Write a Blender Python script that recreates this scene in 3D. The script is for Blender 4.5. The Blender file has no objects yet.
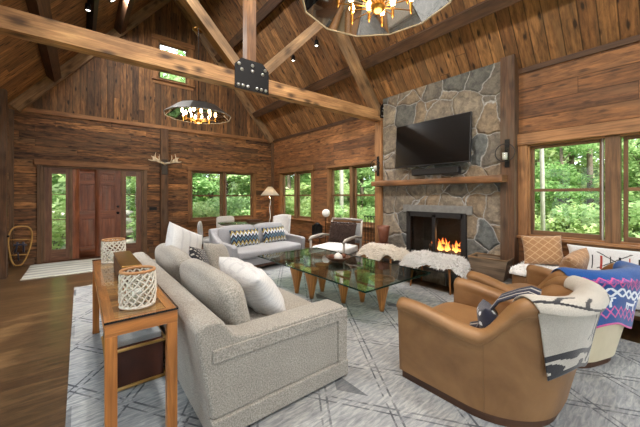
import bpy, bmesh, math, random
from mathutils import Vector, Matrix, noise
PI = math.pi
R = math.radians
scene = bpy.context.scene
COL = scene.collection
random.seed(7)

# ------------------------------------------------------------------ node helper
class G:
    def __init__(s, name):
        s.m = bpy.data.materials.new(name); s.m.use_nodes = True
        s.t = s.m.node_tree; s.t.nodes.clear()
        s.out = s.t.nodes.new('ShaderNodeOutputMaterial')
    def n(s, typ, **kw):
        nd = s.t.nodes.new(typ)
        for k, v in kw.items(): setattr(nd, k, v)
        return nd
    def put(s, sock, v):
        if isinstance(v, bpy.types.NodeSocket): s.t.links.new(v, sock)
        elif v is not None:
            if isinstance(v, (tuple, list)) and len(v) == 3 and sock.type == 'RGBA': v = (*v, 1)
            sock.default_value = v
    def ma(s, op, a, b=None, c=None, clamp=False):
        nd = s.n('ShaderNodeMath', operation=op, use_clamp=clamp)
        s.put(nd.inputs[0], a); s.put(nd.inputs[1], b)
        if c is not None: s.put(nd.inputs[2], c)
        return nd.outputs[0]
    def xyz(s, v):
        nd = s.n('ShaderNodeSeparateXYZ'); s.put(nd.inputs[0], v); return nd.outputs
    def vec(s, x, y, z=0.0):
        nd = s.n('ShaderNodeCombineXYZ')
        for i, q in enumerate((x, y, z)): s.put(nd.inputs[i], q)
        return nd.outputs[0]
    def noise(s, v, scale=5., detail=4., rough=.55, dist=0.):
        nd = s.n('ShaderNodeTexNoise'); s.put(nd.inputs['Vector'], v)
        nd.inputs['Scale'].default_value = scale; nd.inputs['Detail'].default_value = detail
        nd.inputs['Roughness'].default_value = rough; nd.inputs['Distortion'].default_value = dist
        return nd.outputs['Fac']
    def white(s, v):
        nd = s.n('ShaderNodeTexWhiteNoise', noise_dimensions='3D'); s.put(nd.inputs['Vector'], v)
        return nd.outputs['Value']
    def ramp(s, f, stops, interp='LINEAR'):
        nd = s.n('ShaderNodeValToRGB'); cr = nd.color_ramp; cr.interpolation = interp
        while len(cr.elements) < len(stops): cr.elements.new(.5)
        for e, (p, c) in zip(cr.elements, stops):
            e.position = p; e.color = (*c, 1) if len(c) == 3 else c
        s.put(nd.inputs[0], f); return nd.outputs[0]
    def mix(s, f, a, b, mode='MIX'):
        nd = s.n('ShaderNodeMix', data_type='RGBA', blend_type=mode)
        s.put(nd.inputs[0], f); s.put(nd.inputs[6], a); s.put(nd.inputs[7], b)
        return nd.outputs[2]
    def uv(s): return s.n('ShaderNodeTexCoord').outputs['UV']
    def ob(s): return s.n('ShaderNodeTexCoord').outputs['Object']
    def bump(s, h, st=.3, d=.02, nrm=None):
        nd = s.n('ShaderNodeBump'); nd.inputs['Strength'].default_value = st
        nd.inputs['Distance'].default_value = d; s.put(nd.inputs['Height'], h)
        if nrm is not None: s.put(nd.inputs['Normal'], nrm)
        return nd.outputs[0]
    def bsdf(s, color, rough=.6, metal=0., bump=None, **kw):
        b = s.n('ShaderNodeBsdfPrincipled')
        s.put(b.inputs['Base Color'], color); s.put(b.inputs['Roughness'], rough)
        b.inputs['Metallic'].default_value = metal
        if bump is not None: s.put(b.inputs['Normal'], bump)
        for k, v in kw.items(): s.put(b.inputs[k.replace('_', ' ')], v)
        s.t.links.new(b.outputs[0], s.out.inputs[0])
        return s.m

def lin(r, g, b):
    f = lambda c: (c/255/12.92) if c/255 <= .04045 else ((c/255+.055)/1.055)**2.4
    return (f(r), f(g), f(b))

def m_plain(name, c, rough=.6, metal=0., nscale=40., var=.12, bst=.1, **kw):
    g = G(name); f = g.noise(g.ob(), nscale, 4)
    a = tuple(x*(1-var) for x in c); b = tuple(min(1, x*(1+var)) for x in c)
    col = g.ramp(f, [(.3, a), (.7, b)])
    return g.bsdf(col, rough, metal, g.bump(f, bst, .004) if bst else None, **kw)

def m_planks(name, w, L, tones, groove, rough=.65, knots=.6, grain=.5, gw=.035, bst=.5, weather=None, coat=0., gmix=.85, mott=.45):
    g = G(name); o = g.xyz(g.uv()); U, V = o[0], o[1]
    q = g.ma('DIVIDE', V, w); row = g.ma('FLOOR', q); fr = g.ma('FRACT', q)
    r1 = g.white(g.vec(row, 3.7, 1.1))
    su = g.ma('ADD', g.ma('DIVIDE', U, L), g.ma('MULTIPLY', r1, 7.3)); seg = g.ma('FLOOR', su); fu = g.ma('FRACT', su)
    rnd = g.white(g.vec(row, seg, 5.5)); rnd2 = g.white(g.vec(row, seg, 9.5))
    gv = g.vec(g.ma('MULTIPLY', U, 1.6), g.ma('MULTIPLY', V, 22.), g.ma('MULTIPLY', rnd, 40.))
    gr = g.noise(gv, 1.0, 6, .6, .8)
    gv2 = g.vec(g.ma('MULTIPLY', U, .9), g.ma('MULTIPLY', V, 5.), g.ma('MULTIPLY', rnd, 23.))
    gr2 = g.noise(gv2, 1.3, 3, .5, 1.)
    col = g.ramp(rnd, tones)
    col = g.mix(grain, col, g.ramp(gr, [(.28, (.12, .12, .12)), (.5, (.48, .48, .48)), (.72, (.86, .86, .86))]), 'OVERLAY')
    col = g.mix(.4, col, g.ramp(gr2, [(.3, (.2, .2, .2)), (.7, (.78, .78, .78))]), 'OVERLAY')
    mot = g.noise(g.vec(g.ma('MULTIPLY', U, 5.), g.ma('MULTIPLY', V, 24.), g.ma('MULTIPLY', rnd, 31.)), 1., 4, .65, .5)
    col = g.mix(mott, col, g.ramp(mot, [(.36, (.08, .07, .06)), (.5, (.5, .5, .5)), (.66, (.92, .9, .86))]), 'OVERLAY')
    if weather:
        wn = g.noise(g.vec(g.ma('MULTIPLY', U, .7), g.ma('MULTIPLY', V, 4.), rnd2), 1.2, 5, .6)
        col = g.mix(g.ramp(wn, [(.5, (0, 0, 0)), (.68, (.7, .7, .7))]), col, weather)
    if knots:
        vo = g.n('ShaderNodeTexVoronoi', voronoi_dimensions='2D'); vo.inputs['Scale'].default_value = 1.
        g.put(vo.inputs['Vector'], g.vec(g.ma('ADD', g.ma('MULTIPLY', U, 1.9), g.ma('MULTIPLY', rnd, 37.)), g.ma('MULTIPLY', V, 5.5), 0.))
        kd = g.ma('ADD', vo.outputs['Distance'], g.ma('MULTIPLY', g.ma('SUBTRACT', gr, .5), .22))
        kf = g.ramp(kd, [(.05, (1, 1, 1)), (.13, (0, 0, 0))])
        col = g.mix(g.ma('MULTIPLY', kf, knots), col, tuple(c*.22 for c in tones[0][1]))
    e = g.ma('MINIMUM', fr, g.ma('SUBTRACT', 1., fr))
    eu = g.ma('MULTIPLY', g.ma('MINIMUM', fu, g.ma('SUBTRACT', 1., fu)), L/w)
    em = g.ma('MINIMUM', e, g.ma('MULTIPLY', eu, 1.6))
    gm = g.ramp(em, [(0., (1, 1, 1)), (gw, (0, 0, 0))])
    col = g.mix(g.ma('MULTIPLY', gm, gmix), col, groove)
    h = g.ma('SUBTRACT', g.ma('MULTIPLY', gr, .25), gm)
    return g.bsdf(col, rough, 0., g.bump(h, bst, .01), Coat_Weight=coat, Coat_Roughness=.15)

def m_timber(name, c1, c2, rough=.6, knots=.75, weather=None):
    g = G(name); o = g.xyz(g.uv()); U, V = o[0], o[1]
    gr = g.noise(g.vec(g.ma('MULTIPLY', U, 1.5), g.ma('MULTIPLY', V, 26.), 0.), 1., 6, .6, 1.2)
    big = g.noise(g.vec(g.ma('MULTIPLY', U, 1.4), g.ma('MULTIPLY', V, 5.), 0.), 1.1, 4, .6, .5)
    col = g.ramp(big, [(.3, c1), (.7, c2)])
    col = g.mix(.65, col, g.ramp(gr, [(.3, (.15, .15, .15)), (.7, (.8, .8, .8))]), 'OVERLAY')
    if weather: col = g.mix(g.ramp(g.noise(g.vec(g.ma('MULTIPLY', U, 1.), g.ma('MULTIPLY', V, 8.), 4.), 1., 5), [(.48, (0, 0, 0)), (.66, (.8, .8, .8))]), col, weather)
    vo = g.n('ShaderNodeTexVoronoi', voronoi_dimensions='2D'); vo.inputs['Scale'].default_value = 1.
    g.put(vo.inputs['Vector'], g.vec(g.ma('MULTIPLY', U, 2.4), g.ma('MULTIPLY', V, 4.6), 3.))
    kd = g.ma('ADD', vo.outputs['Distance'], g.ma('MULTIPLY', g.ma('SUBTRACT', gr, .5), .3))
    col = g.mix(g.ma('MULTIPLY', g.ramp(kd, [(.06, (1, 1, 1)), (.26, (0, 0, 0))]), knots), col, tuple(c*.3 for c in c1))
    return g.bsdf(col, rough, 0., g.bump(gr, .3, .006))

def m_fabric(name, c1, c2, scale=260., rough=.95, bst=.5, big=.12):
    g = G(name); v = g.ob()
    f = g.noise(v, scale, 2, .6); b = g.noise(v, 6., 3)
    col = g.ramp(f, [(.32, c1), (.66, c2)])
    col = g.mix(big, col, g.ramp(b, [(.3, (.2, .2, .2)), (.7, (.8, .8, .8))]), 'OVERLAY')
    return g.bsdf(col, rough, 0., g.bump(f, bst, .003), Sheen_Weight=.3)

def m_emit(name, c, s):
    g = G(name); e = g.n('ShaderNodeEmission'); e.inputs[0].default_value = (*c, 1); e.inputs[1].default_value = s
    g.t.links.new(e.outputs[0], g.out.inputs[0]); return g.m

def m_glass(name, tint=(1, 1, 1), ior=1.45, rough=0.0):
    g = G(name); fr = g.n('ShaderNodeFresnel'); fr.inputs[0].default_value = ior
    t = g.n('ShaderNodeBsdfTransparent'); t.inputs[0].default_value = (*tint, 1)
    s = g.n('ShaderNodeBsdfGlossy'); s.inputs['Roughness'].default_value = rough
    mx = g.n('ShaderNodeMixShader'); L = g.t.links.new
    geo = g.n('ShaderNodeNewGeometry'); L(g.ma('MULTIPLY', fr.outputs[0], g.ma('SUBTRACT', 1., geo.outputs['Backfacing'])), mx.inputs[0]); L(t.outputs[0], mx.inputs[1]); L(s.outputs[0], mx.inputs[2]); L(mx.outputs[0], g.out.inputs[0])
    return g.m

def m_stone():
    g = G('fieldstone'); v = g.ob()
    nv = g.n('ShaderNodeTexNoise'); g.put(nv.inputs['Vector'], v); nv.inputs['Scale'].default_value = 3.2; nv.inputs['Detail'].default_value = 3
    off = g.n('ShaderNodeVectorMath', operation='MULTIPLY_ADD'); g.put(off.inputs[0], nv.outputs['Color']); off.inputs[1].default_value = (.16, .16, .16); g.put(off.inputs[2], v)
    def vor(f):
        n = g.n('ShaderNodeTexVoronoi', feature=f); g.put(n.inputs['Vector'], off.outputs[0]); n.inputs['Scale'].default_value = 2.5
        n.inputs['Randomness'].default_value = .95; return n
    cell = vor('F1'); ed = vor('DISTANCE_TO_EDGE').outputs['Distance']
    rnd = g.xyz(cell.outputs['Color'])
    col = g.ramp(rnd[0], [(0, lin(100, 99, 94)), (.2, lin(132, 121, 106)), (.38, lin(114, 107, 97)), (.52, lin(146, 134, 117)), (.66, lin(96, 99, 98)), (.8, lin(134, 118, 98)), (1, lin(148, 142, 131))], 'CONSTANT')
    n1 = g.noise(v, 9., 6, .65, .6); n2 = g.noise(v, 38., 5, .6)
    col = g.mix(.75, col, g.ramp(n1, [(.3, (.16, .16, .18)), (.7, (.8, .78, .74))]), 'OVERLAY')
    col = g.mix(.35, col, g.ramp(n2, [(.3, (.25, .25, .25)), (.7, (.75, .75, .75))]), 'OVERLAY')
    mort = g.ramp(ed, [(.008, (1, 1, 1)), (.022, (0, 0, 0))])
    col = g.mix(mort, col, g.mix(.5, lin(136, 129, 118), n2))
    h = g.ma('ADD', g.ma('MULTIPLY', g.ramp(ed, [(0, (0, 0, 0)), (.09, (1, 1, 1))]), 1.), g.ma('MULTIPLY', n1, .6))
    return g.bsdf(col, .8, 0., g.bump(h, .9, .03))

def m_rug():
    g = G('rug_wool'); o = g.xyz(g.ob()); X, Y = o[0], o[1]
    n1 = g.noise(g.vec(g.ma('MULTIPLY', X, 9.), g.ma('MULTIPLY', Y, 46.), 0.), 1., 5, .65, .6)
    n2 = g.noise(g.ob(), 2.2, 5, .6); n3 = g.noise(g.ob(), 120., 2)
    a = g.ma('DIVIDE', X, .54); b = g.ma('DIVIDE', Y, .80)
    p = g.ma('ADD', a, b); q = g.ma('SUBTRACT', a, b)
    def line(c, w, off=0.):
        f = g.ma('FRACT', g.ma('ADD', c, off)); return g.ma('LESS_THAN', g.ma('ABSOLUTE', g.ma('SUBTRACT', f, .5)), w)
    ln = g.ma('MAXIMUM', g.ma('MAXIMUM', line(p, .017), line(p, .014, .11)), g.ma('MAXIMUM', line(q, .017), line(q, .014, .11)))
    fa = g.ma('FRACT', g.ma('MULTIPLY', p, .5)); fb = g.ma('FRACT', g.ma('MULTIPLY', q, .5))
    inx = g.ma('MULTIPLY', g.ma('GREATER_THAN', fa, .34), g.ma('GREATER_THAN', fb, .34))
    tri = g.ma('MULTIPLY', inx, g.ma('LESS_THAN', g.ma('ADD', fa, fb), .92))
    brk = g.ramp(g.noise(g.ob(), 14., 3), [(.38, (0, 0, 0)), (.5, (1, 1, 1))])
    fade = g.ramp(n2, [(.36, (.45, .45, .45)), (.56, (1, 1, 1))])
    pat = g.ma('MULTIPLY', g.ma('MULTIPLY', ln, brk), fade)
    pat = g.ma('MAXIMUM', pat, g.ma('MULTIPLY', g.ma('MULTIPLY', tri, .8), fade))
    col = g.ramp(n1, [(.3, lin(116, 120, 125)), (.5, lin(156, 158, 159)), (.68, lin(190, 191, 188))])
    col = g.mix(g.ramp(n2, [(.35, (0, 0, 0)), (.7, (.45, .45, .45))]), col, lin(148, 154, 160))
    col = g.mix(g.ma('MULTIPLY', pat, .85), col, lin(56, 61, 70))
    return g.bsdf(col, .95, 0., g.bump(g.ma('ADD', n1, n3), .5, .006))

def m_leaf(name, c1, c2, c3):
    g = G(name); rn = g.n('ShaderNodeNewGeometry').outputs['Random Per Island']
    col = g.ramp(rn, [(0, c1), (.5, c2), (1, c3)])
    b = g.n('ShaderNodeBsdfPrincipled'); g.put(b.inputs['Base Color'], col); b.inputs['Roughness'].default_value = .6
    t = g.n('ShaderNodeBsdfTranslucent'); g.put(t.inputs[0], col)
    mx = g.n('ShaderNodeMixShader'); mx.inputs[0].default_value = .5
    L = g.t.links.new; L(b.outputs[0], mx.inputs[1]); L(t.outputs[0], mx.inputs[2]); L(mx.outputs[0], g.out.inputs[0])
    return g.m

M = {}
tW = [(0, lin(84, 56, 36)), (.3, lin(120, 82, 50)), (.6, lin(148, 103, 62)), (.8, lin(96, 66, 42)), (1, lin(168, 120, 74))]
tWR = [(0, lin(98, 63, 37)), (.4, lin(138, 91, 53)), (.7, lin(112, 74, 43)), (1, lin(158, 107, 64))]
tG = [(0, lin(84, 58, 37)), (.35, lin(116, 80, 48)), (.7, lin(140, 98, 59)), (1, lin(94, 65, 40))]
tC = [(0, lin(110, 74, 44)), (.3, lin(146, 101, 59)), (.6, lin(126, 89, 54)), (1, lin(172, 123, 76))]
M['wall'] = m_planks('wall_siding', .145, 1.7, tW, lin(24, 16, 10), .7, .9, .95, .045, .6, lin(108, 84, 60), mott=.75)
M['wallR'] = m_planks('wall_siding_warm', .21, 2.6, tWR, lin(34, 22, 14), .7, .65, .6, .03, .5, lin(122, 88, 58))
M['gable'] = m_planks('gable_boards', .125, 5., tG, lin(30, 20, 13), .7, .9, .7, .06, .6, lin(96, 76, 54))
M['ceil'] = m_planks('ceiling_boards', .165, 2.6, tC, lin(26, 18, 11), .7, 1., .6, .05, .6, lin(122, 94, 64))
M['floor'] = m_planks('oak_floor', .13, 1.9, [(0, lin(74, 54, 35)), (.4, lin(90, 68, 44)), (.7, lin(80, 60, 39)), (1, lin(102, 78, 52))], lin(44, 32, 22), .3, .15, .35, .02, .12, None, .25, .5)
M['beam'] = m_timber('beam_timber', lin(138, 96, 60), lin(202, 154, 104), .6, .95)
M['beamd'] = m_timber('weathered_timber', lin(116, 88, 62), lin(168, 132, 92), .7, .7, lin(140, 122, 102))
M['purlin'] = m_timber('purlin_timber', lin(66, 44, 27), lin(94, 63, 39), .7, .5)
M['post'] = m_timber('post_timber', lin(74, 50, 33), lin(108, 76, 50), .7, .5, lin(96, 82, 68))
M['casing'] = m_timber('casing_wood', lin(134, 92, 56), lin(168, 120, 76), .55, .4)
M['casingm'] = m_timber('brown_casing_wood', lin(112, 76, 46), lin(146, 102, 62), .55, .4)
M['casingd'] = m_timber('dark_casing_wood', lin(92, 68, 48), lin(118, 90, 64), .55, .4)
M['sash'] = m_timber('sash_wood', lin(94, 66, 43), lin(126, 92, 60), .5, .1)
M['door'] = m_timber('door_wood', lin(96, 66, 50), lin(128, 90, 68), .4, .1)
M['mantel'] = m_timber('mantel_wood', lin(108, 72, 44), lin(146, 102, 64), .5, .3)
M['stone'] = m_stone()
M['lintel'] = m_plain('slate_lintel', lin(128, 126, 122), .8, 0, 14, .15, .4)
M['hearth'] = m_plain('hearth_slab', lin(110, 106, 100), .8, 0, 9, .2, .4)
M['black'] = m_plain('black_steel', lin(26, 26, 28), .5, .5, 30, .1, .1)
M['iron'] = m_plain('charcoal_iron', lin(52, 50, 50), .5, .6, 60, .1, .2)
M['bolt'] = m_plain('steel_bolt', lin(205, 205, 205), .3, .9, 30, .05, 0)
M['screen'] = m_plain('screen_black', lin(12, 12, 13), .22, 0, 3, .02, 0)
M['plast'] = m_plain('dark_plastic', lin(30, 30, 32), .45, 0, 30, .05, 0)
M['glass'] = m_glass('window_glass', (.97, .985, .975), 1.3)
M['tglass'] = m_glass('table_glass', (.66, .74, .69), 3.4)
M['gedge'] = m_plain('glass_edge', lin(20, 50, 42), .1, 0, 10, .1, 0)
M['mirror'] = m_plain('mirror_panel', lin(225, 225, 222), .04, 1., 3, .02, 0)
M['pewter'] = m_plain('pewter_metal', lin(150, 148, 146), .35, .9, 14, .12, .1)
M['brass'] = m_plain('aged_brass', lin(150, 112, 58), .28, .95, 14, .15, .05)
M['copper'] = m_plain('copper_rim', lin(176, 128, 84), .6, .1, 30, .1, .1)
M['bulb'] = m_emit('warm_bulb', (1., .62, .28), 26.)
M['lamp'] = m_emit('downlight_lens', (1., .93, .82), 9.)
M['flame'] = None
M['sofa'] = m_fabric('tweed_greige', lin(122, 118, 110), lin(176, 170, 160), 120., .95, .6)
M['grey'] = m_fabric('pale_grey_linen', lin(138, 138, 142), lin(162, 162, 166), 300., .95, .2)
M['greyd'] = m_fabric('mid_grey_cloth', lin(128, 130, 132), lin(156, 158, 158), 300., .95, .2)
M['white'] = m_fabric('white_cloth', lin(196, 196, 197), lin(226, 226, 225), 200., .95, .3)
M['cream'] = m_fabric('cream_wool', lin(164, 158, 148), lin(192, 186, 176), 240.)
M['navy'] = m_fabric('navy_wool', lin(30, 32, 50), lin(48, 50, 70), 240.)
M['blackwool'] = m_fabric('black_wool', lin(26, 26, 30), lin(44, 44, 50), 240.)
M['blue'] = m_fabric('blue_wool', lin(8, 62, 132), lin(20, 84, 158), 240.)
M['pink'] = m_fabric('pink_wool', lin(196, 70, 140), lin(220, 100, 160), 240.)
M['wwool'] = m_fabric('white_wool', lin(214, 222, 232), lin(240, 244, 250), 240.)
M['teal'] = m_fabric('teal_yarn', lin(70, 110, 130), lin(90, 130, 150), 240.)
M['mustard'] = m_fabric('mustard_yarn', lin(170, 150, 80), lin(196, 176, 100), 240.)
M['brownfab'] = m_fabric('tan_weave', lin(142, 102, 66), lin(176, 134, 94), 220.)
M['browndk'] = m_fabric('pale_tan_yarn', lin(182, 144, 104), lin(202, 166, 126), 220.)
M['stripe'] = m_fabric('soft_grey_stripe', lin(188, 188, 190), lin(208, 208, 210), 220.)
M['red'] = m_fabric('red_yarn', lin(150, 50, 40), lin(170, 66, 54), 220.)
def m_leather(n, c1, c2):
    g = G(n); v = g.ob(); b = g.noise(v, 2.2, 5, .6, .4); f = g.noise(v, 90., 3)
    col = g.ramp(b, [(.3, c1), (.7, c2)])
    return g.bsdf(col, g.ramp(b, [(.3, (.36,)*3), (.7, (.52,)*3)]), 0., g.bump(g.ma('ADD', f, g.ma('MULTIPLY', b, 3.)), .25, .004))
M['leather'] = m_leather('tan_leather', lin(116, 82, 50), lin(158, 118, 76))
M['leatherp'] = m_leather('cream_leather', lin(206, 192, 160), lin(226, 214, 186))
M['darkleather'] = m_leather('oxblood_leather', lin(48, 22, 16), lin(92, 46, 28))
M['console'] = m_timber('cherry_wood', lin(164, 100, 46), lin(196, 130, 66), .35, .05)
M['conin'] = m_planks('parquet_top', .11, .3, [(0, lin(110, 70, 34)), (.5, lin(160, 110, 58)), (1, lin(206, 156, 92))], lin(60, 36, 18), .3, 0, .3, .02, .1)
M['legwood'] = m_timber('golden_wood', lin(170, 108, 50), lin(210, 148, 84), .35, .1)
M['bamboo'] = m_timber('bamboo_trim', lin(176, 132, 66), lin(214, 176, 104), .4, .3)
M['rope'] = m_plain('white_rope', lin(214, 208, 196), .9, 0, 60, .12, .4)
M['walnut'] = m_timber('walnut_wood', lin(70, 44, 28), lin(98, 64, 42), .5, .1)
M['greywood'] = m_timber('greywashed_wood', lin(140, 132, 124), lin(178, 170, 160), .6, .1)
def m_fur(name, c):
    g = G(name); n = g.noise(g.ob(), 9., 3); col = g.ramp(n, [(.3, tuple(x*.96 for x in c)), (.7, c)])
    b = g.n('ShaderNodeBsdfDiffuse'); g.put(b.inputs[0], col); t = g.n('ShaderNodeBsdfTranslucent'); g.put(t.inputs[0], col)
    mx = g.n('ShaderNodeMixShader'); mx.inputs[0].default_value = .25
    L = g.t.links.new; L(b.outputs[0], mx.inputs[1]); L(t.outputs[0], mx.inputs[2]); L(mx.outputs[0], g.out.inputs[0]); return g.m
M['fur'] = m_fur('sheepskin_wool', (.98, .975, .96)); M['fur2'] = m_fur('cream_sheepskin_wool', (.95, .90, .82))
M['furd'] = m_plain('dark_fur', lin(64, 46, 38), .9, 0, 12, .3, 0)
M['bone'] = m_plain('antler_bone', lin(216, 204, 182), .6, 0, 14, .12, .2)
M['ceramic'] = m_plain('white_ceramic', lin(232, 230, 224), .3, 0, 9, .03, 0)
M['clay'] = m_plain('copper_clay', lin(112, 66, 46), .4, .2, 9, .25, .2)
M['shade'] = None
M['bark'] = m_plain('tree_bark', lin(104, 92, 78), .9, 0, 8, .3, .6)
M['birch'] = m_plain('pale_bark', lin(160, 156, 146), .85, 0, 7, .18, .4)
M['ground'] = m_plain('forest_ground', lin(112, 130, 62), 1., 0, 3, .35, .5)
M['path'] = m_plain('stone_path', lin(150, 144, 134), .95, 0, 6, .2, .4)
M['leaf'] = [m_leaf('leaf_a', lin(104, 138, 80), lin(146, 174, 112), lin(186, 206, 148)),
             m_leaf('leaf_b', lin(100, 142, 78), lin(140, 176, 108), lin(180, 206, 142)),
             m_leaf('leaf_c', lin(128, 152, 88), lin(168, 188, 120), lin(202, 214, 158))]
def m_shade():
    g = G('lamp_shade_linen'); b = g.n('ShaderNodeBsdfDiffuse'); b.inputs[0].default_value = (.85, .83, .78, 1)
    t = g.n('ShaderNodeBsdfTranslucent'); t.inputs[0].default_value = (.9, .86, .78, 1)
    mx = g.n('ShaderNodeMixShader'); mx.inputs[0].default_value = .5
    L = g.t.links.new; L(b.outputs[0], mx.inputs[1]); L(t.outputs[0], mx.inputs[2]); L(mx.outputs[0], g.out.inputs[0]); return g.m
M['shade'] = m_shade()
def m_flame():
    g = G('flame_glow'); o = g.xyz(g.uv()); e = g.n('ShaderNodeEmission')
    c = g.ramp(o[1], [(0, (1., .55, .16)), (.45, (1., .3, .05)), (1, (.8, .1, .02))]); g.put(e.inputs[0], c); e.inputs[1].default_value = 3.2
    g.t.links.new(e.outputs[0], g.out.inputs[0]); return g.m
M['flame'] = m_flame()
def m_entry():
    g = G('entry_rug_weave'); o = g.xyz(g.ob())
    f = g.noise(g.vec(g.ma('MULTIPLY', o[0], 2.), g.ma('MULTIPLY', o[1], 16.), 0.), 1., 4)
    s = g.ma('FRACT', g.ma('MULTIPLY', o[1], 4.2)); st = g.ma('LESS_THAN', s, .35)
    col = g.ramp(f, [(.35, lin(168, 168, 160)), (.65, lin(206, 206, 198))]); col = g.mix(g.ma('MULTIPLY', st, .8), col, lin(138, 144, 144))
    return g.bsdf(col, .95, 0, g.bump(f, .3, .005))
M['entry'] = m_entry(); M['rug'] = m_rug()

# ------------------------------------------------------------------ mesh helper
class MB:
    def __init__(s): s.v = []; s.f = []; s.uv = []; s.mi = []; s.sm = []
    def face(s, idx, uv=None, mi=0, sm=False):
        s.f.append(idx); s.uv.append(uv); s.mi.append(mi); s.sm.append(sm)
    def box(s, x0, x1, y0, y1, z0, z1, ax=0, mi=0):
        b = len(s.v); s.v += [Vector(p) for p in ((x0,y0,z0),(x1,y0,z0),(x1,y1,z0),(x0,y1,z0),(x0,y0,z1),(x1,y0,z1),(x1,y1,z1),(x0,y1,z1))]
        for q, nrm in (((0,3,2,1),2),((4,5,6,7),2),((0,1,5,4),1),((2,3,7,6),1),((1,2,6,5),0),((3,0,4,7),0)):
            oth = [a for a in (0, 1, 2) if a != nrm]
            if ax in oth: ua = ax; va = [a for a in oth if a != ax][0]
            else: ua, va = oth
            idx = [b+i for i in q]
            s.face(idx, [(s.v[i][ua], s.v[i][va]) for i in idx], mi)
        return s
    def prism(s, pts, a0, a1, axis=1, mi=0, ax=0):
        """extrude 2D polygon along axis; pts in the two other axes order"""
        o = [a for a in (0, 1, 2) if a != axis]; n = len(pts); b = len(s.v)
        for a in (a0, a1):
            for p in pts:
                c = [0, 0, 0]; c[axis] = a; c[o[0]] = p[0]; c[o[1]] = p[1]; s.v.append(Vector(c))
        def uvof(idx, nrm):
            oth = [a for a in (0, 1, 2) if a != nrm]
            ua = ax if ax in oth else oth[0]; va = [a for a in oth if a != ua][0]
            return [(s.v[i][ua], s.v[i][va]) for i in idx]
        i1 = list(range(b, b+n)); i2 = list(range(b+n, b+2*n))[::-1]
        s.face(i1, uvof(i1, axis), mi); s.face(i2, uvof(i2, axis), mi)
        for k in range(n):
            j = (k+1) % n; idx = [b+k, b+n+k, b+n+j, b+j]
            d = s.v[b+j]-s.v[b+k]; nr = o[0] if abs(d[o[1]]) > abs(d[o[0]]) else o[1]
            s.face(idx, uvof(idx, nr), mi)
        return s
    def tube(s, pts, r, n=8, cap=True, mi=0, closed=False):
        pts = [Vector(p) for p in pts]; m = len(pts)
        rs = r if isinstance(r, (list, tuple)) else [r]*m
        b = len(s.v); up = None; L = 0.; Ls = []
        for i, p in enumerate(pts):
            a = pts[(i-1) % m] if (closed or i > 0) else p; c = pts[(i+1) % m] if (closed or i < m-1) else p
            t = (c-a).normalized() if (c-a).length > 1e-9 else Vector((0, 0, 1))
            if up is None: up = t.orthogonal().normalized()
            up = (up-t*up.dot(t)); up = up.normalized() if up.length > 1e-6 else t.orthogonal().normalized()
            w = t.cross(up)
            if i: L += (p-pts[i-1]).length
            Ls.append(L)
            for k in range(n):
                an = 2*PI*k/n; s.v.append(p+up*math.cos(an)*rs[i]+w*math.sin(an)*rs[i])
        cir = 2*PI*max(rs)
        for i in range(m if closed else m-1):
            j = (i+1) % m
            for k in range(n):
                l = (k+1) % n
                s.face([b+i*n+k, b+i*n+l, b+j*n+l, b+j*n+k], [(Ls[i], cir*k/n), (Ls[i], cir*(k+1)/n), (Ls[j], cir*(k+1)/n), (Ls[j], cir*k/n)], mi, True)
        if cap and not closed:
            s.face([b+k for k in range(n)][::-1], None, mi); s.face([b+(m-1)*n+k for k in range(n)], None, mi)
        return s
    def lathe(s, prof, n=24, c=(0, 0, 0), mi=0, sm=True, ph=0.):
        b = len(s.v); c = Vector(c); m = len(prof)
        for r, z in prof:
            for k in range(n):
                a = 2*PI*k/n+ph; s.v.append(c+Vector((r*math.cos(a), r*math.sin(a), z)))
        for i in range(m-1):
            for k in range(n):
                l = (k+1) % n
                s.face([b+i*n+k, b+i*n+l, b+(i+1)*n+l, b+(i+1)*n+k], [(prof[i][1], k/n), (prof[i][1], (k+1)/n), (prof[i+1][1], (k+1)/n), (prof[i+1][1], k/n)], mi, sm)
        if prof[0][0] > 1e-4: s.face([b+k for k in range(n)][::-1], None, mi)
        if prof[-1][0] > 1e-4: s.face([b+(m-1)*n+k for k in range(n)], None, mi)
        return s
    def grid(s, fn, nu, nv, mi=None, sm=True, cu=False, cv=False):
        b = len(s.v); U = nu if cu else nu+1; V = nv if cv else nv+1
        for i in range(U):
            for j in range(V): s.v.append(Vector(fn(i/nu, j/nv)))
        for i in range(nu):
            for j in range(nv):
                I, J = (i+1) % U, (j+1) % V
                k = mi((i+.5)/nu, (j+.5)/nv) if callable(mi) else (mi or 0)
                s.face([b+i*V+j, b+I*V+j, b+I*V+J, b+i*V+J], [(i/nu, j/nv), ((i+1)/nu, j/nv), ((i+1)/nu, (j+1)/nv), (i/nu, (j+1)/nv)], k, sm)
        return s
    def ball(s, c, r, n=12, mi=0):
        rr = r if isinstance(r, (tuple, list)) else (r, r, r)
        def f(u, v):
            a = 2*PI*u; e = PI*(v-.5); return (c[0]+rr[0]*math.cos(e)*math.cos(a), c[1]+rr[1]*math.cos(e)*math.sin(a), c[2]+rr[2]*math.sin(e))
        return s.grid(f, n, n//2+2, mi, True, cu=True)
    def tf(s, mat):
        s.v = [mat @ v for v in s.v]; return s
    def build(s, name, mat, parent=None, loc=None, rot=None, solid=None, bevel=None, subd=0, weld=False):
        me = bpy.data.meshes.new(name); me.from_pydata([tuple(v) for v in s.v], [], s.f)
        mats = mat if isinstance(mat, (list, tuple)) else [mat]
        for q in mats: me.materials.append(q)
        ul = me.uv_layers.new(name='UVMap'); li = 0
        for p, uv, mi, sm in zip(me.polygons, s.uv, s.mi, s.sm):
            p.material_index = mi; p.use_smooth = sm
            for k in range(len(p.vertices)):
                if uv: ul.data[li+k].uv = uv[k]
                else:
                    c = me.vertices[p.vertices[k]].co; ul.data[li+k].uv = (c.x+c.z, c.y+c.z)
            li += len(p.vertices)
        me.update()
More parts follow.
